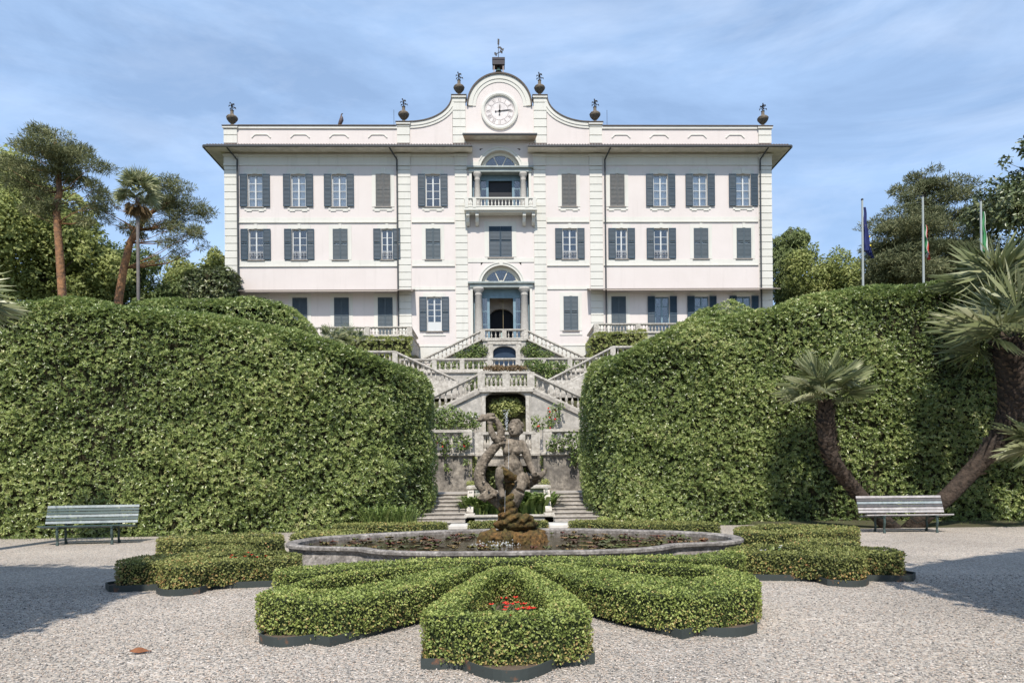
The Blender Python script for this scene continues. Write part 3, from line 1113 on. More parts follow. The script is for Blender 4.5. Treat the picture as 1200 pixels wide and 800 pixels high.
for s in (-1, 1):
    for a, b, zt in ((3.0, 4.12, 34.55), (7.9, 9.0, 32.2), (22.9, 24.05, 31.85)):
        mb = MB()
        x0, x1 = sorted((XA + s * a, XA + s * b))
        z = 30.4
        while z < zt - .3:
            mb.box(x0, x1, PY0 - .12, PY1 + .1, z, min(z + .66, zt - .23), .02)
            z += .72
        mb.box(x0 + .04, x1 - .04, PY0 - .07, PY1, 30.4, zt - .2)
        mb.box(x0 - .08, x1 + .08, PY0 - .22, PY1 + .15, zt - .2, zt, .04)
        vp(mb, 'parapet_pedestal', TRIM)
mb = MB()
mb.ribbon(arc[::-1], -.02, -.42, PY0 - .10, PY1)
mb.ribbon(arc[::-1], -.42, -.70, PY0 - .05, PY1)
for s in (-1, 1):
    pth = [(XA + s * x, z) for x, z in cr_]
    if s < 0: pth = pth[::-1]
    mb.ribbon(pth, .0, -.28, PY0 - .10, PY1 - .02)
    mb.ribbon(pth, -.28, -.5, PY0 - .05, PY1 - .04)
    a, b = sorted((XA + s * 9.0, XA + s * 22.9))
    mb.box(a, b, PY0 - .1, PY1 + .05, PT - .24, PT + .0, .03)
    for k in range(4):                     # sunken lunettes shown as raised arched mouldings
        cx = XA + s * (10.7 + 3.38 * k)
        p = [(cx - .8 + 1.6 * i / 12, 30.88 + .27 * min(1, 1.9 * math.sin(math.pi * i / 12))) for i in range(13)]
        mb.ribbon(p, 0, .07, PY0 - .06, PY0 + .02)
vp(mb, 'parapet_moulding', TRIM)
mb = MB()
mb.ribbon(arc[::-1], .10, -.03, PY0 - .2, PY1 + .2)
for s in (-1, 1):
    pth = [(XA + s * x, z) for x, z in cr_]
    if s < 0: pth = pth[::-1]
    mb.ribbon(pth, .09, -.003, PY0 - .16, PY1 + .2)
    a, b = sorted((XA + s * 9.08, XA + s * 22.82))
    mb.box(a, b, PY0 - .16, PY1 + .2, PT + .003, PT + .09)
    for a, b, zt in ((3.0, 4.12, 34.55), (7.9, 9.0, 32.2), (22.9, 24.05, 31.85)):
        x0, x1 = sorted((XA + s * a, XA + s * b))
        mb.box(x0 - .12, x1 + .12, PY0 - .26, PY1 + .2, zt + .003, zt + .07)
vp(mb, 'coping', mat('dark_coping_slate', (.12, .10, .085), .8, noise=3))

# clock
CZ = 33.25
clock = vp(MB().lathe([(1.62, 0), (1.62, -.16), (1.5, -.2), (1.38, -.16), (1.30, -.05), (1.30, 0)], (XA, PY0, CZ), 48, 'Y', False), 'clock', TRIM, smooth=False)
vp(MB().lathe([(1.29, .0), (1.29, -.03)], (XA, PY0, CZ), 48, 'Y'), 'dial', mat('clock_dial_cream', (.76, .71, .69), .8, noise=2), clock)
nm = MB()
for rr in (1.22, .78):
    nm.lathe([(rr + .018, 0), (rr + .018, -.012), (rr - .018, -.012), (rr - .018, 0)], (XA, PY0 - .03, CZ), 48, 'Y', False)


def stroke(hr, x0, z0, x1, z1, wd):        # stroke in a numeral's own box, turned round the dial
    a = math.pi / 2 - hr * math.pi / 6
    rad, tan = Vector((math.cos(a), 0, math.sin(a))), Vector((math.sin(a), 0, -math.cos(a)))
    c = Vector((XA, PY0 - .038, CZ))
    p, q = c + rad * (1.0 + z0) + tan * x0, c + rad * (1.0 + z1) + tan * x1
    d = (q - p)
    nrm = d.normalized().cross(Vector((0, 1, 0)))
    nm.obox((p + q) / 2, d / 2, nrm * wd / 2, (0, .006, 0))


for hr, txt in enumerate(('XII', 'I', 'II', 'III', 'IV', 'V', 'VI', 'VII', 'VIII', 'IX', 'X', 'XI')):
    wdt = {'I': .07, 'V': .17, 'X': .17}
    tot = sum(wdt[c] for c in txt)
    x = -tot / 2
    for c in txt:
        m_ = x + wdt[c] / 2
        if c == 'I': stroke(hr, m_, -.16, m_, .16, .03)
        if c == 'V':
            stroke(hr, m_ - .06, .16, m_, -.16, .034)
            stroke(hr, m_ + .06, .16, m_, -.16, .018)
        if c == 'X':
            stroke(hr, m_ - .06, .16, m_ + .06, -.16, .034)
            stroke(hr, m_ + .06, .16, m_ - .06, -.16, .018)
        x += wdt[c]
vp(nm, 'numerals', mat('faded_numeral_paint', (.36, .33, .32), .8), clock)
HANDM = mat('clock_hand_iron', (.06, .06, .065), .6)
for ang, ln, tl in ((R(3), .72, .3), (R(83), 1.08, .36)):
    h = MB()
    d = Vector((math.sin(ang), 0, math.cos(ang)))
    t = Vector((d.z, 0, -d.x))
    c = Vector((XA, PY0 - .085, CZ))
    h.add([c - d * tl - t * .02, c - d * tl + t * .02, c + d * ln * .6 + t * .045, c + d * ln, c + d * ln * .6 - t * .045] +
          [p + Vector((0, .02, 0)) for p in (c - d * tl - t * .02, c - d * tl + t * .02, c + d * ln * .6 + t * .045, c + d * ln, c + d * ln * .6 - t * .045)],
          [(0, 1, 2, 3, 4), (9, 8, 7, 6, 5), (0, 5, 6, 1), (1, 6, 7, 2), (2, 7, 8, 3), (3, 8, 9, 4), (4, 9, 5, 0)])
    h.ball(c - d * tl, (.07, .02, .07))
    h.lathe([(.09, .02), (.09, -.02)], tuple(c), 12, 'Y')
    vp(h, 'clock_hand', HANDM, clock)

# loggias
ENTC = mat('pale_verdigris_cornice', (.33, .37, .36), .6, noise=2)
for zf, zc, colw, dz, tag_ in ((12.72, 17.9, .36, 16.95, 'low'), (24.42, 28.0, .27, 27.35, 'up')):
    b = MB()
    b.box(XA - 2.92, XA + 2.92, FY - .38, FY + .45, zc + .12, zc + .3, .03)
    b.box(XA - 2.75, XA + 2.75, FY - .22, FY + .45, zc - .18, zc + .117)
    vp(b, 'entablature', ENTC)
    for s in (-1, 1):
        cx = XA + s * (2.02 if tag_ == 'low' else 2.02)
        prof = [(colw * 1.35, zf), (colw * 1.35, zf + .2), (colw * 1.1, zf + .26), (colw * 1.02, zf + .4), (colw, zf + 1.5), (colw * .86, zc - .85), (colw * .98, zc - .8), (colw * .86, zc - .75), (colw * .95, zc - .55), (colw * 1.45, zc - .34), (colw * 1.45, zc - .19)]
        vp(MB().lathe(prof, (cx, FY + .08, 0), 16), 'column', COLSTONE, smooth=True)
        b = MB().box(*sorted((XA + s * 2.5, XA + s * 2.715)), FY - .12, FY + .45, zf, zc - .18)
        vp(b, 'wall_pier', TRIM)
    # glazed joinery screen behind the columns
    ys = FY + .62
    dh = 1.04
    b = MB()
    for s in (-1, 1):
        for xa_, xb_ in ((dh, dh + .22), (1.72, 1.82), (2.36, 2.48)):
            b.box(*sorted((XA + s * xa_, XA + s * xb_)), ys - .06, ys + .06, zf, zc)
        for z in (zf + .75, zf + .75 + (dz - zf - .75) / 3, zf + .75 + 2 * (dz - zf - .75) / 3):
            b.box(*sorted((XA + s * (dh + .22), XA + s * 1.72)), ys - .03, ys + .03, z - .04, z + .04)
            b.box(*sorted((XA + s * 1.82, XA + s * 2.36)), ys - .03, ys + .03, z - .04, z + .04)
    b.box(XA - 2.48, XA + 2.48, ys - .07, ys + .07, dz, dz + .2)
    b.box(XA - 2.48, XA + 2.48, ys - .04, ys + .04, dz + .2, zc)
    for s in (-1, 1):
        b.box(*sorted((XA + s * (dh + .22), XA + s * 1.72)), ys - .025, ys + .025, zf, zf + .71)
        b.box(*sorted((XA + s * 1.82, XA + s * 2.36)), ys - .025, ys + .025, zf, zf + .71)
    scr = vp(b, 'glazed_screen', BFRAME)
    for s in (-1, 1):
        vp(MB().box(*sorted((XA + s * (dh + .2), XA + s * 2.38)), ys - .005, ys + .005, zf + .72, dz), 'pane', GLASS, scr)
    b = MB()
    b.box(XA - 2.7, XA + 2.7, FY + .01, FY + 2.55, zf - .12, zf)
    b.add([(XA - 2.7, FY + .46, zf), (XA - 2.7, FY + 2.5, zf), (XA - 2.7, FY + 2.5, zc), (XA - 2.7, FY + .46, zc), (XA + 2.7, FY + .46, zf), (XA + 2.7, FY + 2.5, zf), (XA + 2.7, FY + 2.5, zc), (XA + 2.7, FY + .46, zc)],
          [(0, 3, 2, 1), (4, 5, 6, 7), (3, 7, 6, 2)])
    vp(b, 'loggia_interior', ROOM)
    # arch moulding and fanlight
    for d0, d1, yy in ((.02, .16, .05), (.163, .30, .09)):
        pass
    am = MB()
    ap = [(XA + AR * math.cos(a), zc + .0 + AR * math.sin(a)) for a in np.linspace(math.pi * .995, math.pi * .005, 31)]
    am.ribbon(ap, .0, .2, FY - .06, FY + .03)
    am.ribbon(ap, .2, .3, FY - .11, FY + .02)
    if tag_ == 'low': am.box(XA - .16, XA + .16, FY - .16, FY + .02, zc + AR - .02, zc + AR + .42)
    for s in (-1, 1): am.box(*sorted((XA + s * (AR + .0), XA + s * (AR + .75))), FY - .09, FY + .02, zc + .303, zc + .75 if tag_ == 'up' else zc + .33)
    vp(am, 'arch_moulding', TRIM)
    fr = MB()
    ap2 = [(XA + (AR - .02) * math.cos(a), zc + (AR - .02) * math.sin(a)) for a in np.linspace(math.pi, 0, 31)]
    fr.ribbon(ap2, -.3, 0, FY + .3, FY + .4)
    ap3 = [(XA + .22 * math.cos(a), zc + .3 + .22 * math.sin(a)) for a in np.linspace(math.pi, 0, 13)]
    fr.ribbon(ap3, -.05, .05, FY + .33, FY + .38)
    for a in (R(22), R(67), R(113), R(158)):
        d = Vector((math.cos(a), 0, math.sin(a)))
        p0, p1 = Vector((XA, FY + .36, zc + .1)) + d * .2, Vector((XA, FY + .36, zc)) + d * (AR - .25)
        nr = d.cross(Vector((0, 1, 0)))
        fr.obox((p0 + p1) / 2, (p1 - p0) / 2, nr * .035, (0, .03, 0))
    f = vp(fr, 'fanlight', mat('cream_fanlight_frame', (.60, .56, .46), .6))
    vp(MB().prism(ap2, FY + .355, FY + .365), 'pane', GLASS, f)
# dark door opening of the upper loggia and inner arch seen through the lower one
vp(MB().box(XA - 1.02, XA + 1.02, FY + .8, FY + .86, 24.42, 27.35), 'loggia_door', mat('dark_green_black_door', (.022, .024, .03), .6, noise=2))
b = MB()
b.prism([(XA - 1.5, 12.72), (XA - 1.1, 12.72), (XA - 1.1, 15.6)] + [(XA + 1.1 * math.cos(a), 15.6 + .75 * math.sin(a)) for a in np.linspace(math.pi, 0, 17)] + [(XA + 1.1, 12.72), (XA + 1.5, 12.72), (XA + 1.5, 17.3), (XA - 1.5, 17.3)], FY + 2.0, FY + 2.3)
vp(b, 'inner_arch', mat('hall_plaster', (.40, .35, .30), .9, noise=2))
lan = thing('hall_lantern', 'small glass lantern hanging on a rod inside the entrance door', 'lantern', (XA + .15, FY + 1.3, 13.3))
MB().tube([(XA + .15, FY + 1.3, 14.2), (XA + .15, FY + 1.3, 17.8)], .025, 5).build('rod', mat('old_brass', (.35, .27, .15), .4, metal=.6), lan)
MB().lathe([(.2, 13.3), (.26, 13.35), (.26, 14.0), (.2, 14.05)], (XA + .15, FY + 1.3, 0), 8).build('glass_shade', mat('lantern_glass', (.45, .55, .5), .15, spec=.6), lan)
MB().lathe([(.28, 14.05), (.05, 14.25)], (XA + .15, FY + 1.3, 0), 8).build('cap', IRON, lan)

# balcony
def baluster_prof(h, r):
    return [(r * .95, 0), (r * .95, .07 * h), (r * .5, .10 * h), (r * .62, .16 * h), (r * 1.0, .32 * h), (r * .85, .46 * h), (r * .42, .62 * h), (r * .38, .74 * h), (r * .6, .82 * h), (r * .5, .9 * h), (r * .95, .93 * h), (r * .95, h)]


BAL = {}


def bal_mesh(h, r, m):
    k = (round(h, 3), round(r, 3), m.name)
    if k not in BAL: BAL[k] = MB().lathe(baluster_prof(h, r), (0, 0, 0), 8).mesh('baluster', m, True)
    return BAL[k]


def balustrade(parent, p0, p1, h, nb, piers=(0, 1), m=None, pier_w=.32, d=.3, r=.085, square=False):
    """rail, plinth, piers and balusters from p0 to p1 (base points); may slope."""
    m = m or STONE
    p0, p1 = Vector(p0), Vector(p1)
    o = origin(parent)
    run = p1 - p0
    fl = Vector((run.x, run.y, 0)).normalized()
    side = Vector((-fl.y, fl.x, 0))
    up = Vector((0, 0, 1))

    def bar(z0, z1, dd):
        b = MB()
        P = []
        for p in (p0, p1):
            for s, z in ((-1, z0), (1, z0), (1, z1), (-1, z1)): P.append(p + side * s * dd / 2 + up * z)
        b.add(P, [(0, 1, 2, 3), (7, 6, 5, 4), (0, 4, 5, 1), (1, 5, 6, 2), (2, 6, 7, 3), (3, 7, 4, 0)])
        return b
    bar(0, .13 * h, d).build('plinth', m, parent)
    t = bar(h * .88, h, d * 1.18)
    t2 = bar(h * .83, h * .878, d * .9)
    t.add(t2.v, t2.f)
    t.build('handrail', m, parent)
    for f in piers:
        c = p0 + run * f
        b = MB()
        b.obox(c + up * h * .46, fl * pier_w / 2, side * d * .56, up * h * .5)
        b.build('pier', m, parent)
    me = bal_mesh(h * .72, r, m)
    seg = sorted(piers)
    sl = run.z / max(Vector((run.x, run.y)).length, 1e-6)
    pts = []
    edges = [0.0] + [f for f in seg if 0 < f < 1] + [1.0]
    L_ = Vector((run.x, run.y)).length
    for a, c in zip(edges, edges[1:]):
        k = max(1, round(nb * (c - a)))
        for i in range(k): pts.append(a + (c - a) * (i + .5) / k if k == 1 else a + (pier_w * .5 / L_ if True else 0) + (c - a - pier_w / L_) * (i + .5) / k)
    for f in pts:
        c = p0 + run * f + up * .12 * h - o
        put('baluster', me, parent, c)


blc = vp(MB().box(XA - 3.15, XA + 3.15, FY - 1.12, FY - .1, 24.12, 24.30, .02).box(XA - 3.08, XA + 3.08, FY - 1.05, FY - .1, 24.302, 24.42).box(XA - 3.0, XA + 3.0, FY - .98, FY - .1, 24.0, 24.118), 'balcony', TRIM)
balustrade(blc, (XA - 3.05, FY - .98, 24.42), (XA + 3.05, FY - .98, 24.42), .82, 19, (.02, .13, .87, .98), TRIM, .3, .2, .07)
for s in (-1, 1):
    balustrade(blc, (XA + s * 3.02, FY - .86, 24.42), (XA + s * 3.02, FY - .12, 24.42), .82, 2, (), TRIM, .3, .2, .07)
    for xo in (2.05, 2.85):
        b = MB()
        c = XA + s * xo
        pr = [(FY - .9, 23.98), (FY - .9, 23.75), (FY - .7, 23.62), (FY - .55, 23.3), (FY - .3, 23.1), (FY - .1, 23.1), (FY - .1, 23.98)]
        n = len(pr)
        b.add([(c - .14, y, z) for y, z in pr] + [(c + .14, y, z) for y, z in pr], [tuple(range(n)), tuple(range(2 * n - 1, n - 1, -1))] + [(i, i + n, (i + 1) % n + n, (i + 1) % n) for i in range(n)])
        vp(b, 'bracket', TRIM, blc)

# downpipes
for px in (279.3, 466, 709, 890.5):
    x = xat(px, 250, FY)
    vp(MB().tube([(x - .5 if px in (279.3, 466) else x + .35, FY - OV + .1, EZ + .02), (x, FY - .18, 28.9), (x, FY - .18, 28.5), (x, FY - .18, 9)], .07, 7), 'downpipe', GUT)

# thin canopies over the ground floor of the two wings
for s, a, b in ((-1, -24.2, -7.55), (1, 7.55, 24.2)):
    e_ = MB()
    x0, x1 = XA + a, XA + b
    e_.add([(x0, FY - 1.35, 17.16), (x1, FY - 1.35, 17.16), (x1, FY - .1, 17.5), (x0, FY - .1, 17.5), (x0, FY - 1.35, 17.24), (x1, FY - 1.35, 17.24), (x1, FY - .1, 17.6), (x0, FY - .1, 17.6)],
           [(3, 2, 1, 0), (4, 5, 6, 7), (0, 1, 5, 4), (1, 2, 6, 5), (3, 0, 4, 7), (2, 3, 7, 6)])
    vp(e_, 'canopy', mat('canopy_lead', (.20, .17, .15), .7, noise=3))

# urns with iron flowers on the parapet
def urn(px, zt, label):
    x = XA + px
    y = (PY0 + PY1) / 2
    z = zt + .07
    t = thing('roof_urn', label, 'urn', (x, y, z), 'stone urns with iron flowers along the parapet')
    b = MB()
    b.box(x - .38, x + .38, y - .3, y + .3, z, z + .14, .02)
    b.lathe([(.26, z + .14), (.13, z + .26), (.12, z + .34), (.3, z + .5), (.46, z + .72), (.5, z + .86), (.42, z + .98), (.2, z + 1.08), (.15, z + 1.2), (.13, z + 1.42), (.17, z + 1.5), (.1, z + 1.54)], (x, y, 0), 12)
    b.build('urn_body', mat('dark_lichened_urn_stone', (.25, .20, .15), .9, noise=5, col2=(.05, .05, .045)), t, False)
    f = MB()
    rr = random.Random(int(px * 10))
    f.tube([(x, y, z + 1.5), (x + rr.uniform(-.05, .05), y, z + 2.0)], .03, 5)
    for k in range(9):
        a = k * 2.4
        hh = 1.6 + .05 * k
        e = (x + math.cos(a) * (.30 - .02 * k), y + math.sin(a) * .25, z + hh + .12)
        f.tube([(x, y, z + hh - .1), ((x + e[0]) / 2, (y + e[1]) / 2, z + hh + .14), e, (e[0] * 1.0 + math.cos(a) * .06, e[1], e[2] - .12)], .022, 4)
        f.ball(e, .06, 6, 4)
    f.ball((x, y, z + 2.02), .09, 6, 4)
    f.build('iron_flowers', IRON, t)


urn(-23.45, 31.85, 'dark stone urn with iron flowers on the far left corner pedestal of the parapet')
urn(-8.45, 32.2, 'dark stone urn with iron flowers where the left gable sweep meets the straight parapet')
urn(-3.56, 34.55, 'dark stone urn with iron flowers on the tall pedestal just left of the clock arch')
urn(3.56, 34.55, 'dark stone urn with iron flowers on the tall pedestal just right of the clock arch')
urn(8.45, 32.2, 'dark stone urn with iron flowers where the right gable sweep meets the straight parapet')
urn(23.45, 31.85, 'dark stone urn with iron flowers on the far right corner pedestal of the parapet')

# bell turret and weather vane
bt = thing('bell_turret', 'small open bell turret with a weather vane on top of the clock gable', 'bell turret', (XA - .05, FY + .33, 36.5))
X0, Y0 = XA - .05, FY + .33
for sx in (-1, 1):
    for sy in (-1, 1):
        MB().tube([(X0 + sx * .4, Y0 + sy * .3, 36.4), (X0 + sx * .4, Y0 + sy * .3, 37.75)], .05, 5).build('post', mat('rusty_white_post', (.45, .36, .33), .7), bt)
MB().box(X0 - .56, X0 + .56, Y0 - .45, Y0 + .45, 37.72, 37.9).box(X0 - .53, X0 + .53, Y0 - .42, Y0 + .42, 37.3, 37.717).build('turret_roof', mat('dark_turret_metal', (.045, .04, .05), .6, noise=5), bt)
MB().lathe([(.3, 36.85), (.27, 36.92), (.18, 37.1), (.14, 37.25), (.05, 37.3)], (X0, Y0, 0), 12).build('bell', mat('green_bronze', (.06, .10, .09), .4, metal=.5), bt)
MB().box(X0 - .14, X0 + .14, Y0 - .14, Y0 + .14, 36.45, 36.8).build('bell_striker', mat('old_wood', (.22, .15, .10), .8), bt)
vn = MB().tube([(X0, Y0, 37.9), (X0, Y0, 39.6)], .03, 5)
for a in (R(35), R(125)):
    dx, dz = math.cos(a) * .36, .12 if a < 1 else -.1
    vn.tube([(X0 - dx, Y0 - .1, 38.55 - dz), (X0 + dx, Y0 + .1, 38.55 + dz)], .018, 4)
    for s in (-1, 1): vn.box(X0 + s * dx - .07, X0 + s * dx + .07, Y0 + s * .1 - .02, Y0 + s * .1 + .02, 38.55 + s * dz - .1, 38.55 + s * dz + .1)
vn.build('compass_arms', IRON, bt)
MB().prism([(X0 - .1, 39.0), (X0 + .1, 38.95), (X0 + .42, 38.7), (X0 + .5, 38.95), (X0 + .38, 38.9), (X0 + .15, 39.12)], Y0 - .02, Y0 + .02).prism([(X0 - .08, 39.3), (X0 + .08, 39.25), (X0 + .1, 39.75), (X0 - .06, 39.8)], Y0 - .02, Y0 + .02).build('weather_vane', IRON, bt)

# bird on the left parapet
bx = xat(398.5, 140, FY)
bd = thing('perched_bird', 'dark blue and brown bird perched upright on the left parapet of the roof', 'bird', (bx, FY + .3, PT + .09))
z = PT + .09
MB().tube([(bx - .26, FY + .3, z + .02), (bx - .2, FY + .3, z + .12), (bx - .06, FY + .3, z + .34), (bx + .06, FY + .3, z + .62), (bx + .07, FY + .3, z + .82), (bx + .04, FY + .3, z + .96), (bx + .06, FY + .3, z + 1.08), (bx + .11, FY + .3, z + 1.14), (bx + .2, FY + .3, z + 1.16)],
          [.05, .09, .17, .19, .13, .07, .05, .06, .015], 10).build('body', mat('bird_plumage', (.03, .045, .075), .5, noise=5, col2=(.12, .07, .05)), bd, True)
for s in (-1, 1): MB().tube([(bx + .06, FY + .3 + s * .06, z - .002), (bx + .03, FY + .3 + s * .05, z + .3)], .02, 5).build('leg', mat('bird_leg', (.25, .16, .11), .7), bd)
# lightning rods standing on the parapet
for px in (461, 712):
    x = xat(px, 135, FY)
    o = MB().tube([(x, FY + .3, PT + .05), (x, FY + .3, PT + 1.6)], .018, 5).build('lightning_rod', IRON)
    tag(o, 'thin lightning rod on the roof parapet left of the clock gable' if px < 600 else 'thin lightning rod on the roof parapet right of the clock gable', 'lightning rod', 'lightning rods on the parapet')


# ------------------------------------------------------------ terraces and stairs
def ground_floor(py): return zat(py, 60)


AX = .2
# porch terraces in front of the wings
for s, xi, xo in ((-1, xat(483, 390, 55), -26), (1, xat(696, 388, 55), 27)):
    zb = zat(394.5, 55, 483) if s < 0 else zat(391, 55, 700)
    t = thing('porch_terrace', ('left' if s < 0 else 'right') + ' raised porch terrace with a stone balustrade before the ' + ('left' if s < 0 else 'right') + ' wing of the villa', 'terrace', ((xi + xo) / 2, 55, GZ))
    a, b = sorted((xi, xo))
    MB().box(a, b, 55, 59.9, GZ, zb).build('terrace_wall', PALEWALL, t)
    MB().box(a - .08, b + .08, 54.9, 59.9, zb + .003, zb + .1, .02).build('floor_slab', STONE, t)
    x1 = xi - s * -.0
    balustrade(t, (xi + s * .2, 55.12, zb + .1), (xi + s * 10.5, 55.12, zb + .1), .74, 33, (0, .33, .66, 1), STONE, .4, .26, .08)
    balustrade(t, (xi + s * .2, 55.4, zb + .1), (xi + s * .2, 59.7, zb + .1), .74, 12, (), STONE, .4, .26, .08)

# entrance staircase: landing with a small blue door beneath, flights both ways
Y4 = 57.0
z4 = zat(397.5, Y4)
t = thing('entrance_staircase', 'pale stone double staircase up to the villa door with a small blue arched door beneath', 'staircase', (XA, Y4, GZ))
xl, xr = xat(566, 395, Y4), xat(616, 395, Y4)
xm = (xl + xr) / 2
zs_end = z4 - (zat(385, Y4) - zat(416, Y4))
xle, xre = xat(501, 416, Y4), xat(680, 416, Y4)
slope = (zat(385, Y4) - zat(416, Y4)) / (xl - xle)
ext = 3.2
b = MB()
hb = .95
b.prism([(xl, GZ), (xm - hb - .02, GZ), (xm - hb - .02, z4 - .15), (xl, z4 - .15)], Y4, Y4 + .6)
b.prism([(xm + hb + .02, GZ), (xr, GZ), (xr, z4 - .15), (xm + hb + .02, z4 - .15)], Y4, Y4 + .6)
zc = z4 - 1.05
b.prism([(xm - hb - .02, z4 - .15), (xm - hb - .02, zc)] + [(xm + hb * math.cos(a), zc + .5 * math.sin(a)) for a in np.linspace(math.pi, 0, 15)] + [(xm + hb + .02, zc), (xm + hb + .02, z4 - .15)], Y4, Y4 + .6)
for s, xx in ((-1, xl), (1, xr)):
    xe = xx + s * ((xl - xle) + ext)
    zz = z4 - slope * ((xl - xle) + ext)
    b.prism([(xx, GZ), (xx, z4 - .15), (xe, zz - .15), (xe, GZ)], Y4 + .25, Y4 + 1.9)
b.build('stair_wall', PALEWALL, t)
MB().box(xl - .08, xr + .08, Y4 - .12, 59.85, z4 - .147, z4, .02).build('landing', STONE, t)
MB().box(xm - hb, xm + hb, Y4 + .35, Y4 + .42, GZ, zc + .55).build('door', BDOOR, t)
b = MB()
for s in (-1, 1): b.box(*sorted((xm + s * hb, xm + s * (hb + .38))), Y4 - .08, Y4 - .003, GZ, z4 - .45)
b.box(xm - hb - .45, xm + hb + .45, Y4 - .1, Y4 - .003, z4 - .42, z4 - .2)
b.build('door_surround', STONE, t)
for s, xx in ((-1, xl), (1, xr)):
    b = MB()
    n = 22
    for i in range(n):
        xa_, xb_ = xx + s * i * .34, xx + s * (i + 1) * .34
        b.box(*sorted((xa_, xb_)), Y4 + .3, Y4 + 1.85, z4 - .5 - slope * .34 * (i + 1), z4 - slope * .34 * (i + .0) - .02 - .0 * i)
    b.build('steps', STEP, t)
    xe = xx + s * ((xl - xle) + ext)
    ze = z4 - slope * ((xl - xle) + ext)
    balustrade(t, (xx, Y4 + .12, z4), (xe, Y4 + .12, ze), .84, 22, (.0,), STONE, .34, .3, .075)
balustrade(t, (xl, Y4 + .02, z4), (xr, Y4 + .02, z4), .84, 8, (0, .5, 1), STONE, .36, .3, .075)

# upper terrace balustrade
Y3 = 44.0
z3 = zat(434, Y3)
t = thing('terrace_balustrade', 'straight stone balustrade of the upper terrace above the central landing', 'balustrade', (AX, Y3, 5.4))
xa_, xb_ = xat(470, 430, Y3), xat(716, 430, Y3)
MB().box(xa_, xb_, Y3, Y3 + .6, 5.3, z3 - .16).build('terrace_wall', PALEWALL, t)
MB().box(xa_, xb_, Y3 - .12, Y3 + .7, z3 - .157, z3, .02).build('coping', STONE, t)
fr_ = [(xat(p, 430, Y3) - xa_) / (xb_ - xa_) for p in (509, 541.5, 574, 607, 637, 668)]
balustrade(t, (xa_, Y3 + .15, z3), (xb_, Y3 + .15, z3), .80, 34, fr_, STONE, .3, .3, .078)
tag(MB().box(-7, 8, Y3 + .6, 57, z3 - .2, z3 - .06).build('upper_terrace', STEP), kind='structure')

# side flights coming down towards the middle
for s in (-1, 1):
    Y5 = 42.2
    P0 = at(463, 411, Y5) if s < 0 else at(718, 405.5, Y5)
    P1 = at(537, 445, Y5) if s < 0 else at(642, 444.5, Y5)
    h = .84
    t = thing('side_staircase', ('left' if s < 0 else 'right') + ' stone flight of steps slanting down behind the ' + ('left' if s < 0 else 'right') + ' hedge towards the middle', 'staircase', (P1.x, Y5, 5.4))
    a0, a1 = P0 - Vector((0, 0, h)), P1 - Vector((0, 0, h))
    b = MB()
    b.prism([(a0.x, 5.3), (a0.x, a0.z - .02), (a1.x, a1.z - .02), (a1.x, 5.3)], Y5 - .1, Y5 + 1.6)
    o0 = a0 + Vector((s * 5, 0, 0))
    b.box(*sorted((a0.x, o0.x)), Y5 - .1, Y5 + 1.6, 5.3, a0.z - .03)
    b.build('stair_wall', PALEWALL, t)
    n = 14
    b = MB()
    for i in range(n):
        q0, q1 = a0 + (a1 - a0) * i / n, a0 + (a1 - a0) * (i + 1) / n
        b.box(*sorted((q0.x, q1.x)), Y5 + .22, Y5 + 1.55, q1.z - .2, q0.z + .02)
    b.build('steps', STEP, t)
    balustrade(t, a0 + Vector((0, .05, 0)), a1 + Vector((0, .05, 0)), h, 13, (.0,), STONE, .32, .3, .075)
    balustrade(t, a0 + Vector((0, .05, 0)), o0 + Vector((0, .05, 0)), h, 14, (1.,), STONE, .32, .3, .075)
    zl = zat(447, Y5, 530)
    MB().box(*sorted((a1.x, a1.x + s * 4.4)), Y5 - .35, Y5 - .104, 5.3, zl).build('ledge', STONE, t)

# middle double staircase with a planted niche
Y2 = 34.0
z2 = zat(455, Y2)
t = thing('double_staircase', 'weathered stone double staircase around an arched niche in the middle of the slope', 'staircase', (AX, Y2, 2.2))
xl, xr = xat(564, 445, Y2), xat(622, 445, Y2)
xm = xat(592.5, 470, Y2)
hb = 1.0
dz = zat(435, Y2) - zat(461, Y2)
slope = dz / (xl - xat(510, 461, Y2))
ext = 5.6
b = MB()
zb = 2.0
b.prism([(xl, zb), (xm - hb - .02, zb), (xm - hb - .02, z2 - .2), (xl, z2 - .2)], Y2, Y2 + .6)
b.prism([(xm + hb + .02, zb), (xr, zb), (xr, z2 - .2), (xm + hb + .02, z2 - .2)], Y2, Y2 + .6)
zc = zat(466, Y2)
b.prism([(xm - hb - .02, z2 - .2), (xm - hb - .02, zc)] + [(xm + hb * math.cos(a), zc + .35 * math.sin(a)) for a in np.linspace(math.pi, 0, 15)] + [(xm + hb + .02, zc), (xm + hb + .02, z2 - .2)], Y2, Y2 + .6)
for s, xx in ((-1, xl), (1, xr)):
    xe, ze = xx + s * ext, z2 - slope * ext
    b.prism([(xx, zb), (xx, z2 - .2), (xe, ze - .2), (xe, zb)], Y2 + .03, Y2 + 1.9)
b.box(xm - hb - .3, xm + hb + .3, Y2 + 1.8, Y2 + 2.0, zb, z2 - .2)
b.build('stair_wall', PALEWALL, t)
MB().box(xl - .1, xr + .1, Y2 - .14, Y2 + 6, z2 - .197, z2, .02).build('landing', STONE, t)
b = MB()
for s in (-1, 1): b.box(*sorted((xm + s * (hb + .0), xm + s * (hb + .16))), Y2 - .06, Y2 - .003, zb, zc + .1)
b.build('niche_jamb', STONE, t)
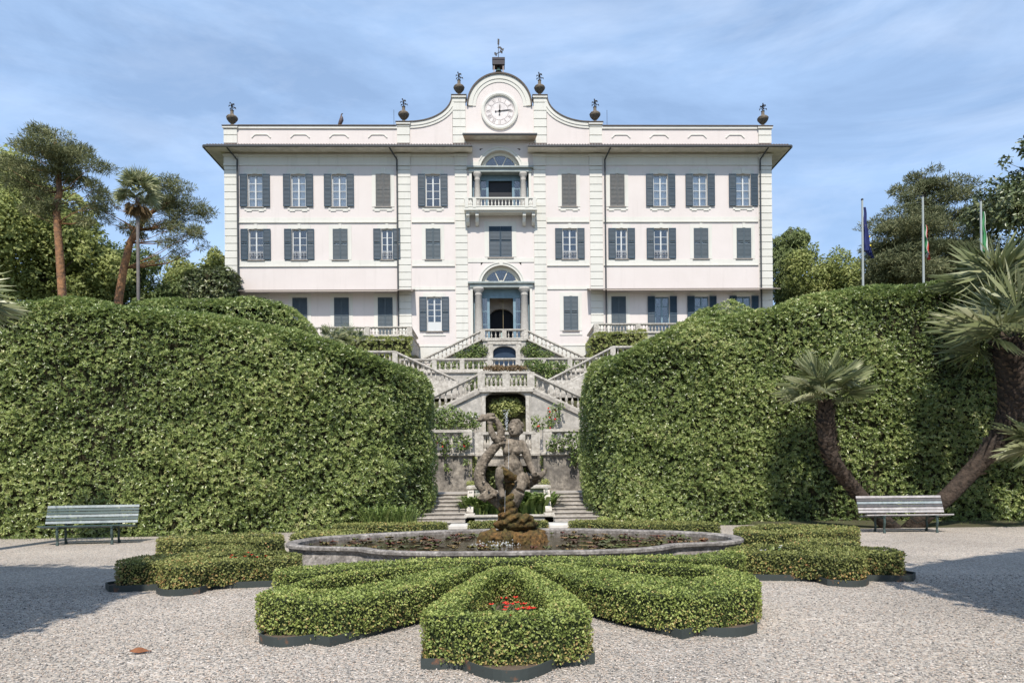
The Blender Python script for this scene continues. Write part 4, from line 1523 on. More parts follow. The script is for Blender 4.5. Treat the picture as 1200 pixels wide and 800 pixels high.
for s, xx in ((-1, xl), (1, xr)):
    b = MB()
    P = []
    xe, ze = xx + s * ext, z2 - slope * ext
    b.prism([(xx, z2 - .2), (xx, z2), (xe, ze), (xe, ze - .2)], Y2 - .08, Y2 + .026)
    for i in range(16): b.box(*sorted((xx + s * i * .35, xx + s * (i + 1) * .35)), Y2 + .3, Y2 + 1.88, z2 - .4 - slope * .35 * (i + 1), z2 - slope * .35 * i - .02)
    b.build('steps', STEP, t)
    balustrade(t, (xx, Y2 + .12, z2), (xe, Y2 + .12, ze), .83, 17, (.0, .48), STONE, .34, .3, .075)
balustrade(t, (xl, Y2 + .06, z2), (xr, Y2 + .06, z2), .83, 8, (.0, .5, 1), STONE, .36, .3, .075)
tag(MB().box(-7, 8, Y2 + 2.1, Y3, z2 - .25, z2 - .05).build('middle_terrace', STEP), kind='structure')

# lower retaining wall
Y1 = 26.0
z1 = zat(530, Y1)
t = thing('retaining_wall', 'stained lower retaining wall with balustrade and recessed middle bay behind the fountain', 'wall', (AX, Y1, 0))
xa_, xb_ = -8.6, 9.2
xc0, xc1 = xat(553, 520, Y1), xat(637, 520, Y1)
b = MB()
b.box(xa_, xc0, Y1, Y1 + .6, -.05, z1 - .12)
b.box(xc1, xb_, Y1, Y1 + .6, -.05, z1 - .12)
gx0, gx1 = xat(568, 540, Y1 + .9), xat(622, 540, Y1 + .9)
b.box(xc0, gx0, Y1 + .9, Y1 + 1.5, -.05, z1 - .12)
b.box(gx1, xc1, Y1 + .9, Y1 + 1.5, -.05, z1 - .12)
b.box(gx0, gx1, Y1 + .9, Y1 + 1.5, z1 - .5, z1 - .12)
b.box(xc0, xc0 + .2, Y1 + .6, Y1 + .9, -.05, z1 - .12)
b.box(xc1 - .2, xc1, Y1 + .6, Y1 + .9, -.05, z1 - .12)
b.box(gx0 - .3, gx1 + .3, Y1 + 3, Y1 + 3.1, -.05, z1 - .12)
b.build('wall', OLDWALL, t)
b = MB()
b.box(xa_, xc0 + .1, Y1 - .1, Y1 + .75, z1 - .117, z1, .02)
b.box(xc1 - .1, xb_, Y1 - .1, Y1 + .75, z1 - .117, z1, .02)
b.box(xc0 + .1, xc1 - .1, Y1 + .8, Y1 + 1.6, z1 - .12, z1 - .003, .02)
b.build('coping', STONE, t)
balustrade(t, (xc0, Y1 + .12, z1), (xa_, Y1 + .12, z1), .88, 22, (.02, .5, 1), STONE, .34, .3, .082)
balustrade(t, (xc1, Y1 + .12, z1), (xb_, Y1 + .12, z1), .88, 22, (.02, .5, 1), STONE, .34, .3, .082)
balustrade(t, (xc0 + .25, Y1 + 1.05, z1), (xc1 - .25, Y1 + 1.05, z1), .84, 8, (0, .26, .74, 1), STONE, .34, .3, .082)
tag(MB().box(-8.6, 9.2, Y1 + 1.6, Y2 + .02, z1 - .4, z1 - .12).build('lower_terrace', STEP), kind='structure')

# lower steps, left and right of the fountain axis
zl1 = .86
for s in (-1, 1):
    xi = xat(547, 600, 22) if s < 0 else xat(646, 600, 22)
    xo = xi + s * 2.0
    t = thing('stone_steps', ('left' if s < 0 else 'right') + ' flight of low worn stone steps beside the ' + ('left' if s < 0 else 'right') + ' hedge end', 'steps', (xi, 20.3, 0))
    b = MB()
    n = 8
    for i in range(n):
        y = 20.35 + i * .42
        fl = .35 * (1 - i / n)
        b.box(*sorted((xi - s * (.02 if i > 1 else -.0), xo + s * fl)), y, 24.0, zl1 * i / n - (.05 if i == 0 else 0), zl1 * (i + 1) / n - .035)
        b.box(*sorted((xi - s * .02, xo + s * fl + s * .01)), y - .035, y + .43, zl1 * (i + 1) / n - .033, zl1 * (i + 1) / n, .01)
    b.build('treads', STEP, t)
    b = MB()                              # newel with scroll and slab cap on the inner side
    xn0, xn1 = sorted((xi - s * .03, xi - s * .6))
    b.box(xn0, xn1, 22.4, 23.6, 0, 1.02)
    b.box(xn0 - .05, xn1 + .05, 22.3, 23.7, 1.023, 1.13, .02)
    b.build('plinth_block', STONE, t)
    b = MB()
    px_ = xi - s * .13
    pr = [(22.36, .1), (21.4, .1), (21.32, .35), (21.45, .5), (21.6, .46), (21.75, .55), (21.95, .85), (22.2, .98), (22.36, 1.0)]
    m_ = len(pr)
    b.add([(px_ - .1, y, z) for y, z in pr] + [(px_ + .1, y, z) for y, z in pr], [tuple(range(m_)), tuple(range(2 * m_ - 1, m_ - 1, -1))] + [(i, i + m_, (i + 1) % m_ + m_, (i + 1) % m_) for i in range(m_)])
    b.box(px_ - .16, px_ + .16, 20.9, 21.5, 0, .3, .02)
    b.build('scroll', STONE, t)
    b = MB()                              # outer cheek wall
    xq = xo + s * .42
    pr = [(20.3, 0), (20.3, .5), (20.6, .62), (23.9, 1.5), (24.2, 1.75), (24.6, 1.75), (24.6, 0)]
    m_ = len(pr)
    b.add([(xq - .12, y, z) for y, z in pr] + [(xq + .12, y, z) for y, z in pr], [tuple(range(m_)), tuple(range(2 * m_ - 1, m_ - 1, -1))] + [(i, i + m_, (i + 1) % m_ + m_, (i + 1) % m_) for i in range(m_)])
    b.build('cheek_wall', STONE, t)
tag(MB().box(-8.4, 9.0, 23.95, 27.4, -.1, zl1 - .004).build('step_landing', STEP), kind='structure')
o = MB().box(xat(547, 600, 22) + .023, xat(646, 600, 22) - .023, 20.9, 21.2, 0, .2, .02).box(xat(547, 600, 22) + .04, xat(646, 600, 22) - .04, 20.84, 21.26, .203, .26, .01).build('low_kerb_wall', STONE)
tag(o, 'low straight stone kerb wall of the lily bed between the two flights of steps', 'kerb')
for px0, px1, lb in ((534, 547, 'left'), (643, 668, 'right')):
    xq = xat((px0 + px1) / 2, 619, 19.4)
    o = MB().box(xq - .32, xq + .32, 18.9, 19.7, 0, .12, .02).build('paving_block', mat('white_marble_step', (.62, .60, .56), .7, noise=3))
    tag(o, 'pale stone block on the ground at the foot of the ' + lb + ' steps', 'stone block')

# ------------------------------------------------------------ tall clipped hedges
def wall_hedge(name, label, outer, top, zb, dens, size, seed, cat='hedge', material=None, bulge=.13, depth=.30, round_=.45, ratio=.36, bf=1.1, group=None, jit=.42, whorl=6, inset=None):
    c = np.mean(outer, axis=0)
    t = thing(name, label, cat, (c[0], c[1], zb), group)
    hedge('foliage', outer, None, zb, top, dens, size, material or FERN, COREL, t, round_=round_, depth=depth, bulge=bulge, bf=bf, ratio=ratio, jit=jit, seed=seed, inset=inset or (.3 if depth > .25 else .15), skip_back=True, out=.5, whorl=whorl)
    return t


LX, LZ = [-30, -12.5, -10.8, -7.9, -4.75, -3.2, -2.0], [5.9, 6.22, 6.25, 5.9, 5.4, 4.97, 4.6]
wall_hedge('laurel_hedge', 'huge clipped laurel hedge filling the left side and sloping down to the steps', [(-2.95, 19.6), (-2.05, 21.2), (-2.1, 23.4), (-26, 23.4), (-26, 17.6), (-12.4, 17.6), (-7.6, 18.05)],
           lambda x, y: np.interp(x, LX, LZ) - np.clip(y - 21, 0, 3) * .25, 0, 330, .078, 11)
RX, RZ = [2.2, 2.9, 4.2, 5.6, 8.2, 10.5, 13, 30], [4.35, 4.85, 5.35, 5.85, 6.42, 6.85, 7.1, 7.3]
wall_hedge('laurel_hedge', 'huge clipped laurel hedge filling the right side behind the leaning palms', [(3.5, 19.9), (26, 18.4), (26, 23.6), (2.85, 23.6), (2.8, 21.4)],
           lambda x, y: np.interp(x, RX, RZ) - np.clip(y - 21.5, 0, 3) * .25, 0, 330, .078, 12)
# second tier of hedges behind
wall_hedge('laurel_hedge', 'flat topped laurel hedge rising behind the left hedge below the pines', [(xat(362, 365, 28) - .2, 28), (xat(352, 365, 28), 31), (xat(150, 350, 28), 31), (xat(150, 350, 28), 28)],
           lambda x, y: np.interp(x, [xat(165, 350, 28), xat(325, 350, 28), xat(362, 350, 28)], [zat(349, 28, 165), zat(348, 28, 325), zat(378, 28, 362)]), 3, 190, .09, 13)
wall_hedge('laurel_hedge', 'tall square dark laurel hedge standing against the left end of the villa', [(xat(270, 330, 57), 57), (xat(270, 330, 57), 60), (xat(214, 330, 57), 60), (xat(214, 330, 57), 57)],
           lambda x, y: np.interp(x, [xat(214, 330, 57), xat(225, 330, 57), xat(270, 330, 57)], [zat(318, 57, 214), zat(313, 57, 230), zat(313, 57, 270)]), 10, 22, .26, 14, material=DARKLEAF, bulge=.2)
wall_hedge('laurel_hedge', 'rounded laurel bush peeping over the right hedge before the villa wing', [(xat(806, 370, 27), 27), (xat(886, 370, 27), 27), (xat(880, 370, 27), 29.5), (xat(810, 370, 27), 29.5)],
           lambda x, y: np.interp(x, [xat(806, 360, 27), xat(825, 360, 27), xat(862, 360, 27), xat(886, 360, 27)], [zat(374, 27, 806), zat(358, 27, 825), zat(353, 27, 862), zat(362, 27, 886)]), 4, 190, .09, 15)
wall_hedge('terrace_hedge', 'low clipped hedge at the foot of the left porch terrace', [(xat(404, 404, 54), 53.6), (xat(482, 404, 54), 53.6), (xat(482, 404, 54), 54.8), (xat(404, 404, 54), 54.8)],
           const(zat(394, 54)), 9, 34, .17, 16, material=LIGHTLEAF, bulge=.12, depth=.3, round_=.25)
wall_hedge('terrace_hedge', 'rounded clipped hedge at the foot of the right porch terrace', [(xat(689, 404, 54), 53.4), (xat(757, 404, 54), 53.4), (xat(757, 404, 54), 54.8), (xat(689, 404, 54), 54.8)],
           lambda x, y: np.interp(x, [xat(689, 400, 54), xat(697, 400, 54), xat(757, 400, 54)], [zat(398, 54), zat(390, 54), zat(388, 54)]), 9, 34, .17, 17, material=LIGHTLEAF, bulge=.12, depth=.3, round_=.5)
# tall planting beside the camera whose shade falls on the court
wall_hedge('shade_hedge', 'tall dense hedge outside the left edge of the court that shades the gravel', [(-5.35, 2.2), (-5.35, 5.6), (-16, 5.6), (-16, 2.2)],
           lambda x, y: np.interp(x, [-16, -9.6, -7, -5.4], [9.4, 9.9, 9.1, 8.3]), 0, 60, .25, 18, depth=.22, bulge=.18, round_=.5, whorl=0, inset=.2)
wall_hedge('shade_hedge', 'tall dense hedge outside the right edge of the court that shades the gravel', [(5.35, 2.2), (16, 2.2), (16, 5.6), (5.35, 5.6)],
           lambda x, y: np.interp(x, [5.4, 6.2, 8, 10.5, 16], [6.6, 7.7, 9.3, 11, 12.5]), 0, 60, .25, 19, depth=.22, bulge=.18, round_=.5, whorl=0, inset=.2)


# ------------------------------------------------------------ parterre
def bed(label, outer, inner, kerb, zt, dens, size, seed, material=None, wear=.3, group='clipped box hedge beds around the pool', kh=.09, rnd=.05, flowers=None, smooth=1):
    c = np.mean(outer, axis=0)
    t = thing('box_hedge_bed', label, 'hedge bed', (c[0], c[1], 0), group)
    o2 = chaikin(outer, smooth)
    i2 = chaikin(inner, smooth) if inner else None
    hedge('hedge', o2, i2, kh * .6, const(zt), dens, size, material or BOX, COREB, t, round_=rnd, depth=.03, bulge=.013, bf=4.5, ratio=.62, jit=.55, seed=seed, inset=.035, wear=wear)
    kp = ccw(kerb)
    b = MB()
    ki = offset(kp, .012)
    n = len(kp)
    P = [(x, y, z) for z in (0, kh) for x, y in kp] + [(x, y, z) for z in (0, kh) for x, y in ki]
    for i in range(n):
        j = (i + 1) % n
        b.f += [(i, j, n + j, n + i), (2 * n + j, 2 * n + i, 3 * n + i, 3 * n + j), (n + i, n + j, 3 * n + j, 3 * n + i)]
    b.v = P
    b.build('metal_edging', KERB, t)
    MB().add([(x, y, kh * .62) for x, y in ki], [tuple(range(n))]).build('soil', SOIL, t)
    return t


def bulge_pts(a, b, d, n=9):               # arc from a to b bulging d to the right of the direction
    a, b = Vector(a), Vector(b)
    e = b - a
    nr = Vector((e.y, -e.x)).normalized()
    return [tuple(a + e * (i / n) + nr * d * math.sin(math.pi * i / n)) for i in range(1, n)]


kx = .07
kerbA = [(-.64, 5.55), (-.32, 5.54)] + bulge_pts((-.32, 5.54), (.48, 5.55), .37, 12) + [(.48, 5.55), (.79, 5.63), (.80, 5.9), (.42, 8.2), (-.24, 8.2), (-.66, 5.8)]
bed('box hedge bed nearest the viewer, hollow and pointed, with red flowers inside',
    [(-0.65, 5.81), (-0.63, 5.61), (-0.38, 5.49), (0.07, 5.40), (0.52, 5.47), (0.76, 5.62), (0.77, 5.81), (0.74, 6.37), (0.40, 8.16), (0.09, 8.50), (-0.20, 8.11), (-0.48, 6.82)],
    [(-0.38, 5.84), (-0.29, 5.74), (0.04, 5.71), (0.35, 5.76), (0.48, 5.95), (0.44, 6.34), (0.21, 7.97), (-0.03, 7.97), (-0.25, 6.72)], kerbA, .43, 5200, .024, 31, wear=.55)
kerbB = [(-2.27, 6.5)] + bulge_pts((-2.27, 6.5), (-1.76, 6.44), .14, 8) + [(-1.76, 6.44), (-1.56, 6.31), (-.84, 7.28), (-.3, 8.5), (-.6, 9.0), (-1.2, 8.9), (-2.3, 7.7)]
bed('large box hedge bed left of the front bed, shaped like a long petal',
    [(-2.38, 6.72), (-2.45, 7.0), (-2.40, 7.3), (-2.24, 7.72), (-1.83, 8.37), (-1.17, 8.83), (-.75, 9.02), (-.25, 8.98), (-.70, 7.3), (-1.16, 6.72), (-1.5, 6.40), (-1.72, 6.40), (-1.95, 6.57), (-2.15, 6.54)],
    [(-2.10, 7.12), (-2.20, 7.45), (-1.80, 8.18), (-1.16, 8.66), (-.62, 8.78), (-.92, 8.35), (-1.30, 7.65), (-1.66, 7.10), (-1.9, 7.0)], kerbB, .40, 4200, .025, 32)
kerbC = [(2.53, 6.64)] + bulge_pts((1.92, 6.55), (2.53, 6.64), .14, 8)[::-1] + [(1.92, 6.55), (1.72, 6.40), (1.03, 7.5), (.55, 8.6), (.8, 9.0), (1.4, 9.0), (2.85, 7.8)]
bed('large box hedge bed right of the front bed, shaped like a long petal',
    [(2.62, 6.85), (2.85, 7.35), (2.92, 7.85), (2.75, 8.3), (2.5, 8.58), (2.1, 8.82), (1.35, 9.05), (.6, 8.98), (.42, 8.85), (.90, 7.5), (1.22, 6.95), (1.6, 6.52), (1.95, 6.46), (2.42, 6.72)],
    [(1.15, 8.83), (1.85, 8.66), (2.45, 8.30), (2.58, 7.98), (2.45, 7.68), (2.0, 7.45), (1.6, 7.95), (1.2, 8.45), (.95, 8.75)], kerbC, .40, 4200, .025, 33)
# band hugging the front of the pool
bandL = [(-2.85, 8.55), (-2.7, 8.78), (-2.2, 9.2), (-1.2, 9.52), (.2, 9.6), (1.6, 9.58), (2.4, 9.62), (3.42, 10.0), (3.55, 9.8), (3.42, 9.35), (2.9, 9.16), (2.1, 9.14), (.9, 9.17), (.2, 9.2), (-.6, 9.14), (-1.4, 8.98), (-2.0, 8.55), (-2.5, 8.2)]
bed('long low box hedge band running along the front rim of the pool', bandL, None, offset(ccw(bandL), -.03), .40, 3000, .027, 34, smooth=1, kh=.06)


# side groups: two curved beds left, mirrored on the right
def mir(pts, cx=.24): return [(2 * cx - x, y + 0.0) for x, y in pts]


D_out = [(-5.42, 9.75), (-5.2, 9.52), (-4.8, 9.60), (-4.62, 9.42), (-4.45, 9.12), (-4.1, 9.10), (-3.97, 9.45), (-3.5, 9.75), (-2.95, 9.8), (-2.90, 10.3), (-3.25, 10.8), (-3.95, 11.0), (-4.7, 10.85), (-5.1, 10.5), (-5.42, 10.2)]
D_in = [(-4.36, 10.12), (-4.35, 10.52), (-3.92, 10.74), (-3.40, 10.62), (-3.18, 10.25), (-3.3, 10.05), (-3.75, 9.98)]
D_k = [(-5.55, 9.75), (-5.35, 9.48), (-5.2, 9.43), (-4.68, 9.56), (-4.62, 9.3)] + bulge_pts((-4.62, 9.3), (-4.0, 9.22), .2, 8) + [(-4.0, 9.22), (-3.98, 9.6), (-3.0, 9.75), (-2.82, 10.3), (-3.2, 10.9), (-3.95, 11.05), (-5.2, 10.6)]
D2_out = [(-5.15, 11.15), (-5.18, 11.55), (-4.95, 11.85), (-4.5, 11.95), (-4.15, 11.7), (-4.0, 11.3), (-4.4, 11.15), (-4.75, 11.1)]
bed('curled box hedge bed on the left of the pool with orange flowers in its hollow', D_out, D_in, D_k, .385, 2600, .032, 35, BOXD, .4)
bed('curled box hedge bed on the right of the pool with pale flowers in its hollow', mir(D_out), mir(D_in), mir(D_k), .385, 2600, .032, 36, BOXD, .4)
bed('narrow curved box hedge strip behind the left curled bed', D2_out, None, offset(ccw(D2_out), -.03), .38, 1900, .034, 37, BOXD, .1, kh=.05)
bed('narrow curved box hedge strip behind the right curled bed', [(x + .35, y) for x, y in mir(D2_out)], None, offset(ccw([(x + .35, y) for x, y in mir(D2_out)]), -.03), .38, 1900, .034, 38, BOXD, .1, kh=.05)
E_out = [(-6.2, 12.5), (-6.45, 13.2), (-5.7, 13.4), (-5.3, 13.35), (-4.9, 13.8), (-4.3, 13.6), (-4.05, 13.0), (-3.98, 12.45), (-4.3, 12.1), (-5.0, 12.25), (-5.35, 12.05), (-5.7, 12.0)]
E_in = [(-5.15, 12.85), (-4.72, 13.32), (-4.36, 13.2), (-4.34, 12.75), (-4.6, 12.62)]
bed('farther box hedge loop left of the pool near the bench', E_out, E_in, offset(ccw(E_out), -.04), .42, 1700, .036, 39, BOXD, .1, kh=.05)
G_out = [(4.6, 13.3), (4.9, 13.95), (5.5, 14.3), (6.4, 14.2), (7.3, 13.95), (7.15, 13.3), (6.7, 12.75), (6.07, 12.45), (5.62, 12.5), (4.9, 12.3), (4.55, 12.65)]
G_in = [(5.0, 13.45), (5.5, 13.85), (6.1, 13.75), (5.9, 13.2), (5.1, 13.1)]
bed('farther box hedge loop right of the pool near the bench', G_out, G_in, offset(ccw(G_out), -.04), .42, 1700, .036, 40, BOXD, .1, kh=.05)
# strips along the back of the pool
for k, (p0, p1, y0, y1, zt, lb) in enumerate(((347, 425, 13.1, 14.6, .4, 'box hedge strip behind the left tip of the pool'), (392, 523, 15.6, 16.4, .4, 'long thin box hedge strip before the left steps'),
                                              (549, 642, 17.4, 18.1, .3, 'short low box hedge strip behind the fountain figure'), (668, 727, 17.0, 17.8, .3, 'short thin box hedge strip before the right steps'),
                                              (722, 840, 14.9, 16.0, .4, 'long box hedge strip behind the right part of the pool'))):
    yy = (y0 + y1) / 2
    a, c = xat(p0, 620, yy), xat(p1, 620, yy)
    o_ = [(a, y0 + .15), (a + .3, y0), (c - .3, y0), (c, y0 + .15), (c, y1), (a, y1)]
    bed(lb, o_, None, offset(ccw(o_), -.05), zt, 1500, .04, 41 + k, BOXD, .1, kh=.04)


def flower_plant(x, y, z, r, h, n, nf, fm, label, seed, name='flowering_plant', cat='flowers', leaf=.07, fs=.028, group=None, lm=None):
    rg = np.random.default_rng(seed)
    t = thing(name, label, cat, (x, y, z), group)
    a = rg.uniform(0, 6.28, n)
    q = np.sqrt(rg.uniform(0, 1, n)) * r
    P = np.column_stack([x + q * np.cos(a), y + q * np.sin(a), z + h * rg.uniform(.15, 1, n) * (1 - .5 * (q / r) ** 2)])
    N = unit(np.column_stack([np.cos(a) * q / r, np.sin(a) * q / r, np.full(n, 1.)]))
    leaves('foliage', P, N, leaf, lm or ROSE, t, ratio=.5, jit=.5, seed=seed)
    s = MB()
    for k in range(6): s.tube([(x + .03 * math.cos(k), y + .03 * math.sin(k), z), (x + r * .6 * math.cos(k * 1.05), y + r * .6 * math.sin(k * 1.05), z + h * .8)], .008, 4)
    s.build('stems', MATS['mid_green_leaf'], t)
    for k in range(nf):
        b = MB()
        aa, qq = rg.uniform(0, 6.28), math.sqrt(rg.uniform(0, 1)) * r * .95
        c = Vector((x + qq * math.cos(aa), y + qq * math.sin(aa), z + h * rg.uniform(.95, 1.15) * (1 - .35 * (qq / r) ** 2)))
        for j in range(5):
            d = Vector((math.cos(j * 1.256 + aa), math.sin(j * 1.256 + aa), .35))
            sd_ = Vector((-d.y, d.x, 0)) * .5
            b.add([c, c + (d + sd_) * fs * .7, c + d * fs * 1.2, c + (d - sd_) * fs * .7], [(0, 1, 2, 3)])
        b.ball(c, fs * .3, 5, 3)
        b.build('blossom', fm, t)
    return t


flower_plant(.09, 6.5, .06, .26, .31, 260, 24, REDF, 'red flowering plant in the hollow of the nearest box hedge bed', 51)
flower_plant(-3.75, 10.35, .06, .40, .33, 240, 10, REDF, 'scattered red and orange blooms in the hollow of the left curled bed', 52)
flower_plant(4.25, 10.35, .06, .40, .33, 240, 8, WHITEF, 'pale blooms in the hollow of the right curled bed', 53)

# ------------------------------------------------------------ pool
PC = (.3, 11.85)
half = [(0, 10.02), (1.2, 10.06), (1.75, 10.2), (2.1, 10.42), (2.35, 10.75), (2.75, 10.88), (3.25, 10.98), (3.62, 11.3), (3.72, 11.8), (3.55, 12.3), (3.1, 12.72), (2.5, 13.05), (1.4, 13.55), (0, 13.72)]


def pool_poly(d=0):
    pts = [(PC[0] + x, y) for x, y in half] + [(PC[0] - x, y) for x, y in half[1:-1]][::-1]
    pts = chaikin(pts, 2)
    return offset(ccw(pts), -d)


t = thing('fountain_pool', 'low grey stone pool with a curving lobed rim and dark water full of lily leaves', 'pool', (PC[0], PC[1], 0))
prof = [(.46, 0), (.45, .09), (.36, .105), (.27, .14), (.17, .23), (.13, .32), (.15, .37), (.19, .39), (.19, .43), (.165, .445), (.03, .44), (.0, .42), (0, .1)]
loops = [[(x, y, z) for x, y in pool_poly(d)] for d, z in prof]
n = len(loops[0])
b = MB()
for lp in loops: b.v += lp
for k in range(len(loops) - 1):
    for i in range(n): b.f.append((k * n + i, k * n + (i + 1) % n, (k + 1) * n + (i + 1) % n, (k + 1) * n + i))
b.build('rim', RIM, t)


def water_material():
    m = bpy.data.materials.new('dark_pond_water')
    m.use_nodes = True
    nn = m.node_tree
    p = nn.nodes['Principled BSDF']
    p.inputs['Base Color'].default_value = (.055, .042, .028, 1)
    p.inputs['Roughness'].default_value = .06
    p.inputs['IOR'].default_value = 1.33
    tc_ = nn.nodes.new('ShaderNodeTexCoord')
    x = nn.nodes.new('ShaderNodeTexNoise')
    x.inputs['Scale'].default_value = 9
    x.inputs['Detail'].default_value = 4
    bp = nn.nodes.new('ShaderNodeBump')
    bp.inputs['Strength'].default_value = .25
    bp.inputs['Distance'].default_value = .02
    nn.links.new(tc_.outputs['Object'], x.inputs[0])
    nn.links.new(x.outputs['Fac'], bp.inputs['Height'])
    nn.links.new(bp.outputs[0], p.inputs['Normal'])
    return m


wp = pool_poly(-.004)
tag(MB().add([(x, y, .365) for x, y in wp], [tuple(range(len(wp)))]).build('pool_water', water_material()), kind='structure')
rg = np.random.default_rng(9)
b = MB()
cnt = 0
while cnt < 300:
    x, y = rg.uniform(-3.4, 4.0), rg.uniform(10.2, 13.5)
    if not inside(np.array([[x, y]]), pool_poly(-.2))[0] or math.hypot(x - .3, (y - 11.9)) < 1.0: continue
    if y < 10.9 and rg.uniform() < .6: continue
    r = rg.uniform(.03, .10)
    a0 = rg.uniform(0, 6.28)
    tl = rg.normal(0, .12, 2)
    ring = [(x + r * math.cos(a0 + k * .62), y + r * math.sin(a0 + k * .62)) for k in range(10)]
    lift = rg.uniform(.004, .05)
    b.add([(x, y, .370)] + [(p[0], p[1], .371 + lift * (.5 + .5 * math.sin(3 * k)) + abs(tl[0]) * .08) for k, p in enumerate(ring)], [(0, k + 1, k + 2) for k in range(9)])
    cnt += 1
me = b.mesh('lily_pads', leafmat('lily_leaf', [(0, (.10, .03, .02)), (.4, (.06, .055, .025)), (.7, (.10, .12, .035)), (1, (.22, .11, .05))], .4, .4, 0))
a = me.attributes.new('tint', 'FLOAT', 'POINT')
a.data.foreach_set('value', np.repeat(rg.uniform(0, 1, 300), 11).astype(np.float32))
tag(link('lily_pads', me), 'reddish and green lily leaves floating on the pool', 'lily pads', kind='stuff')

# ------------------------------------------------------------ fountain figure
SY = 11.9
st = thing('fountain_statue', 'weathered stone boy with a curling sea serpent on a mossy rock', 'statue', (.25, SY, .3))


def S(px, py, dy=0): return at(px, py, SY + dy)


def fused(b, name, m, parent, vox=.02, disp=.02, dscale=.12, smooth=4):
    o = b.build(name, m, parent)
    r = o.modifiers.new('fuse', 'REMESH')
    r.mode = 'VOXEL'
    r.voxel_size = vox
    r.use_smooth_shade = True
    s_ = o.modifiers.new('soften', 'SMOOTH')
    s_.iterations = smooth
    s_.factor = .5
    if disp:
        tx = bpy.data.textures.new(name + '_roughness', 'CLOUDS')
        tx.noise_scale = dscale
        tx.noise_depth = 3
        d = o.modifiers.new('weathering', 'DISPLACE')
        d.texture = tx
        d.strength = disp
        d.mid_level = .5
        d.texture_coords = 'LOCAL'
    return o


b = MB()                                   # the boy: torso, head, arms, legs fused into one body
b.tube([S(604, 561), S(603, 552), S(600.5, 541), S(599, 531), S(600, 521), S(601.5, 515)], [.145, .16, .142, .15, .165, .115], 14)
b.ball(S(592, 519, -.02), .085)
b.ball(S(611, 521, .0), .09)
b.ball(S(596, 528, -.10), (.1, .08, .08))
b.ball(S(606, 528, -.10), (.1, .08, .08))
b.ball(S(600, 545, -.07), (.15, .13, .14))
b.tube([S(602.5, 516), S(603.5, 509)], [.085, .08], 10)
b.ball(S(603.5, 503, -.02), (.125, .135, .15), 14, 10)
b.ball(S(602, 507.5, -.11), (.07, .05, .05))
b.ball(S(600.5, 504.5, -.155), (.022, .035, .028))
for dx in (-3.2, 2.6): b.ball(S(602 + dx, 506, -.11), (.04, .035, .035))
b.ball(S(601, 508.6, -.135), (.03, .015, .012))
b.ball(S(601.5, 501.2, -.13), (.075, .03, .018))
b.ball(S(611.5, 504.5, 0), (.03, .04, .055))
b.tube([S(612, 521), S(616.5, 531, -.03), S(620.5, 543, -.05)], [.085, .08, .062], 10)
b.tube([S(620.5, 543, -.05), S(623.5, 549, -.12), S(626, 555, -.22)], [.062, .058, .042], 10)
hc = S(627, 556.5, -.24)
b.ball(hc, (.06, .06, .05))
for k in range(4): b.tube([hc + Vector((.03, -.02 + .02 * k, .01 - .02 * k)), hc + Vector((.085, -.05 + .02 * k, .0 - .025 * k)), hc + Vector((.105, -.05 + .02 * k, -.045 - .02 * k))], [.019, .018, .014], 6)
b.tube([hc + Vector((-.02, -.04, .03)), hc + Vector((.03, -.07, .05))], [.02, .016], 6)
b.tube([S(591, 518), S(585, 519, -.05), S(580, 514, -.1)], [.08, .07, .06], 10)
b.tube([S(580, 514, -.1), S(576, 507, -.12), S(574, 498, -.12)], [.062, .06, .044], 10)
hc = S(574.5, 494.5, -.12)
b.ball(hc, (.06, .05, .06))
for k in range(4): b.tube([hc + Vector((-.03 + .02 * k, -.03, .03)), hc + Vector((-.01 + .024 * k, -.07, .06)), hc + Vector((.02 + .024 * k, -.05, .085))], [.019, .018, .014], 6)
b.tube([hc + Vector((.03, -.02, .0)), hc + Vector((.075, -.03, .04))], [.02, .015], 6)
b.tube([S(598, 558), S(592, 553, -.2), S(587, 549.5, -.34)], [.13, .11, .088], 12)     # bent leg
b.tube([S(587, 549.5, -.34), S(585.5, 558, -.36), S(585, 566, -.32), S(587, 574, -.3)], [.088, .082, .068, .048], 12)
b.tube([S(587, 574, -.3), S(588.5, 579, -.34), S(589.5, 583, -.4)], [.055, .06, .035], 10)
b.tube([S(608, 558), S(611, 566, -.1), S(608.5, 575, -.16)], [.135, .125, .095], 12)     # other thigh
b.tube([S(608.5, 575, -.16), S(603, 584, -.12), S(599, 594, -.05), S(597, 602, 0)], [.115, .13, .12, .11], 12)
body = fused(b, 'figure', STAT, st, .0105, .006, .05, 2)
b = MB()                                   # curls
rg2 = random.Random(4)
for k in range(34):
    a, e = rg2.uniform(0, 6.28), rg2.uniform(.15, 1.5)
    c = S(604, 501.5, -.0) + Vector((math.cos(a) * .125 * math.cos(e), math.sin(a) * .13 * math.cos(e), .13 * math.sin(e)))
    if math.sin(a) < -.5 and e < .7: continue
    b.ball(c, rg2.uniform(.028, .045), 7, 5)
b.tube([S(598, 497), S(600, 493.5), S(604, 494.5), S(603, 498)], .022, 6)
fused(b, 'hair', STAT, body, .014, .01, .06, 2)
b = MB()                                   # serpent body in a long S, with fins
pth = [(576.5, 488), (580, 491), (584.5, 497), (587.3, 505), (586.3, 513), (582, 521), (575.5, 529), (569, 537), (564, 546), (561.5, 556), (563, 566), (569, 574), (577, 581), (585, 588), (592, 596)]
rad = [.045, .05, .06, .068, .074, .078, .084, .092, .098, .105, .11, .115, .12, .115, .10]
b.tube([S(p[0], p[1], -.1 + .012 * i) for i, p in enumerate(pth)], rad, 12)
b.ball(S(575.5, 488, -.1), (.085, .08, .07))
b.ball(S(577.5, 486, -.14), (.04, .05, .035))
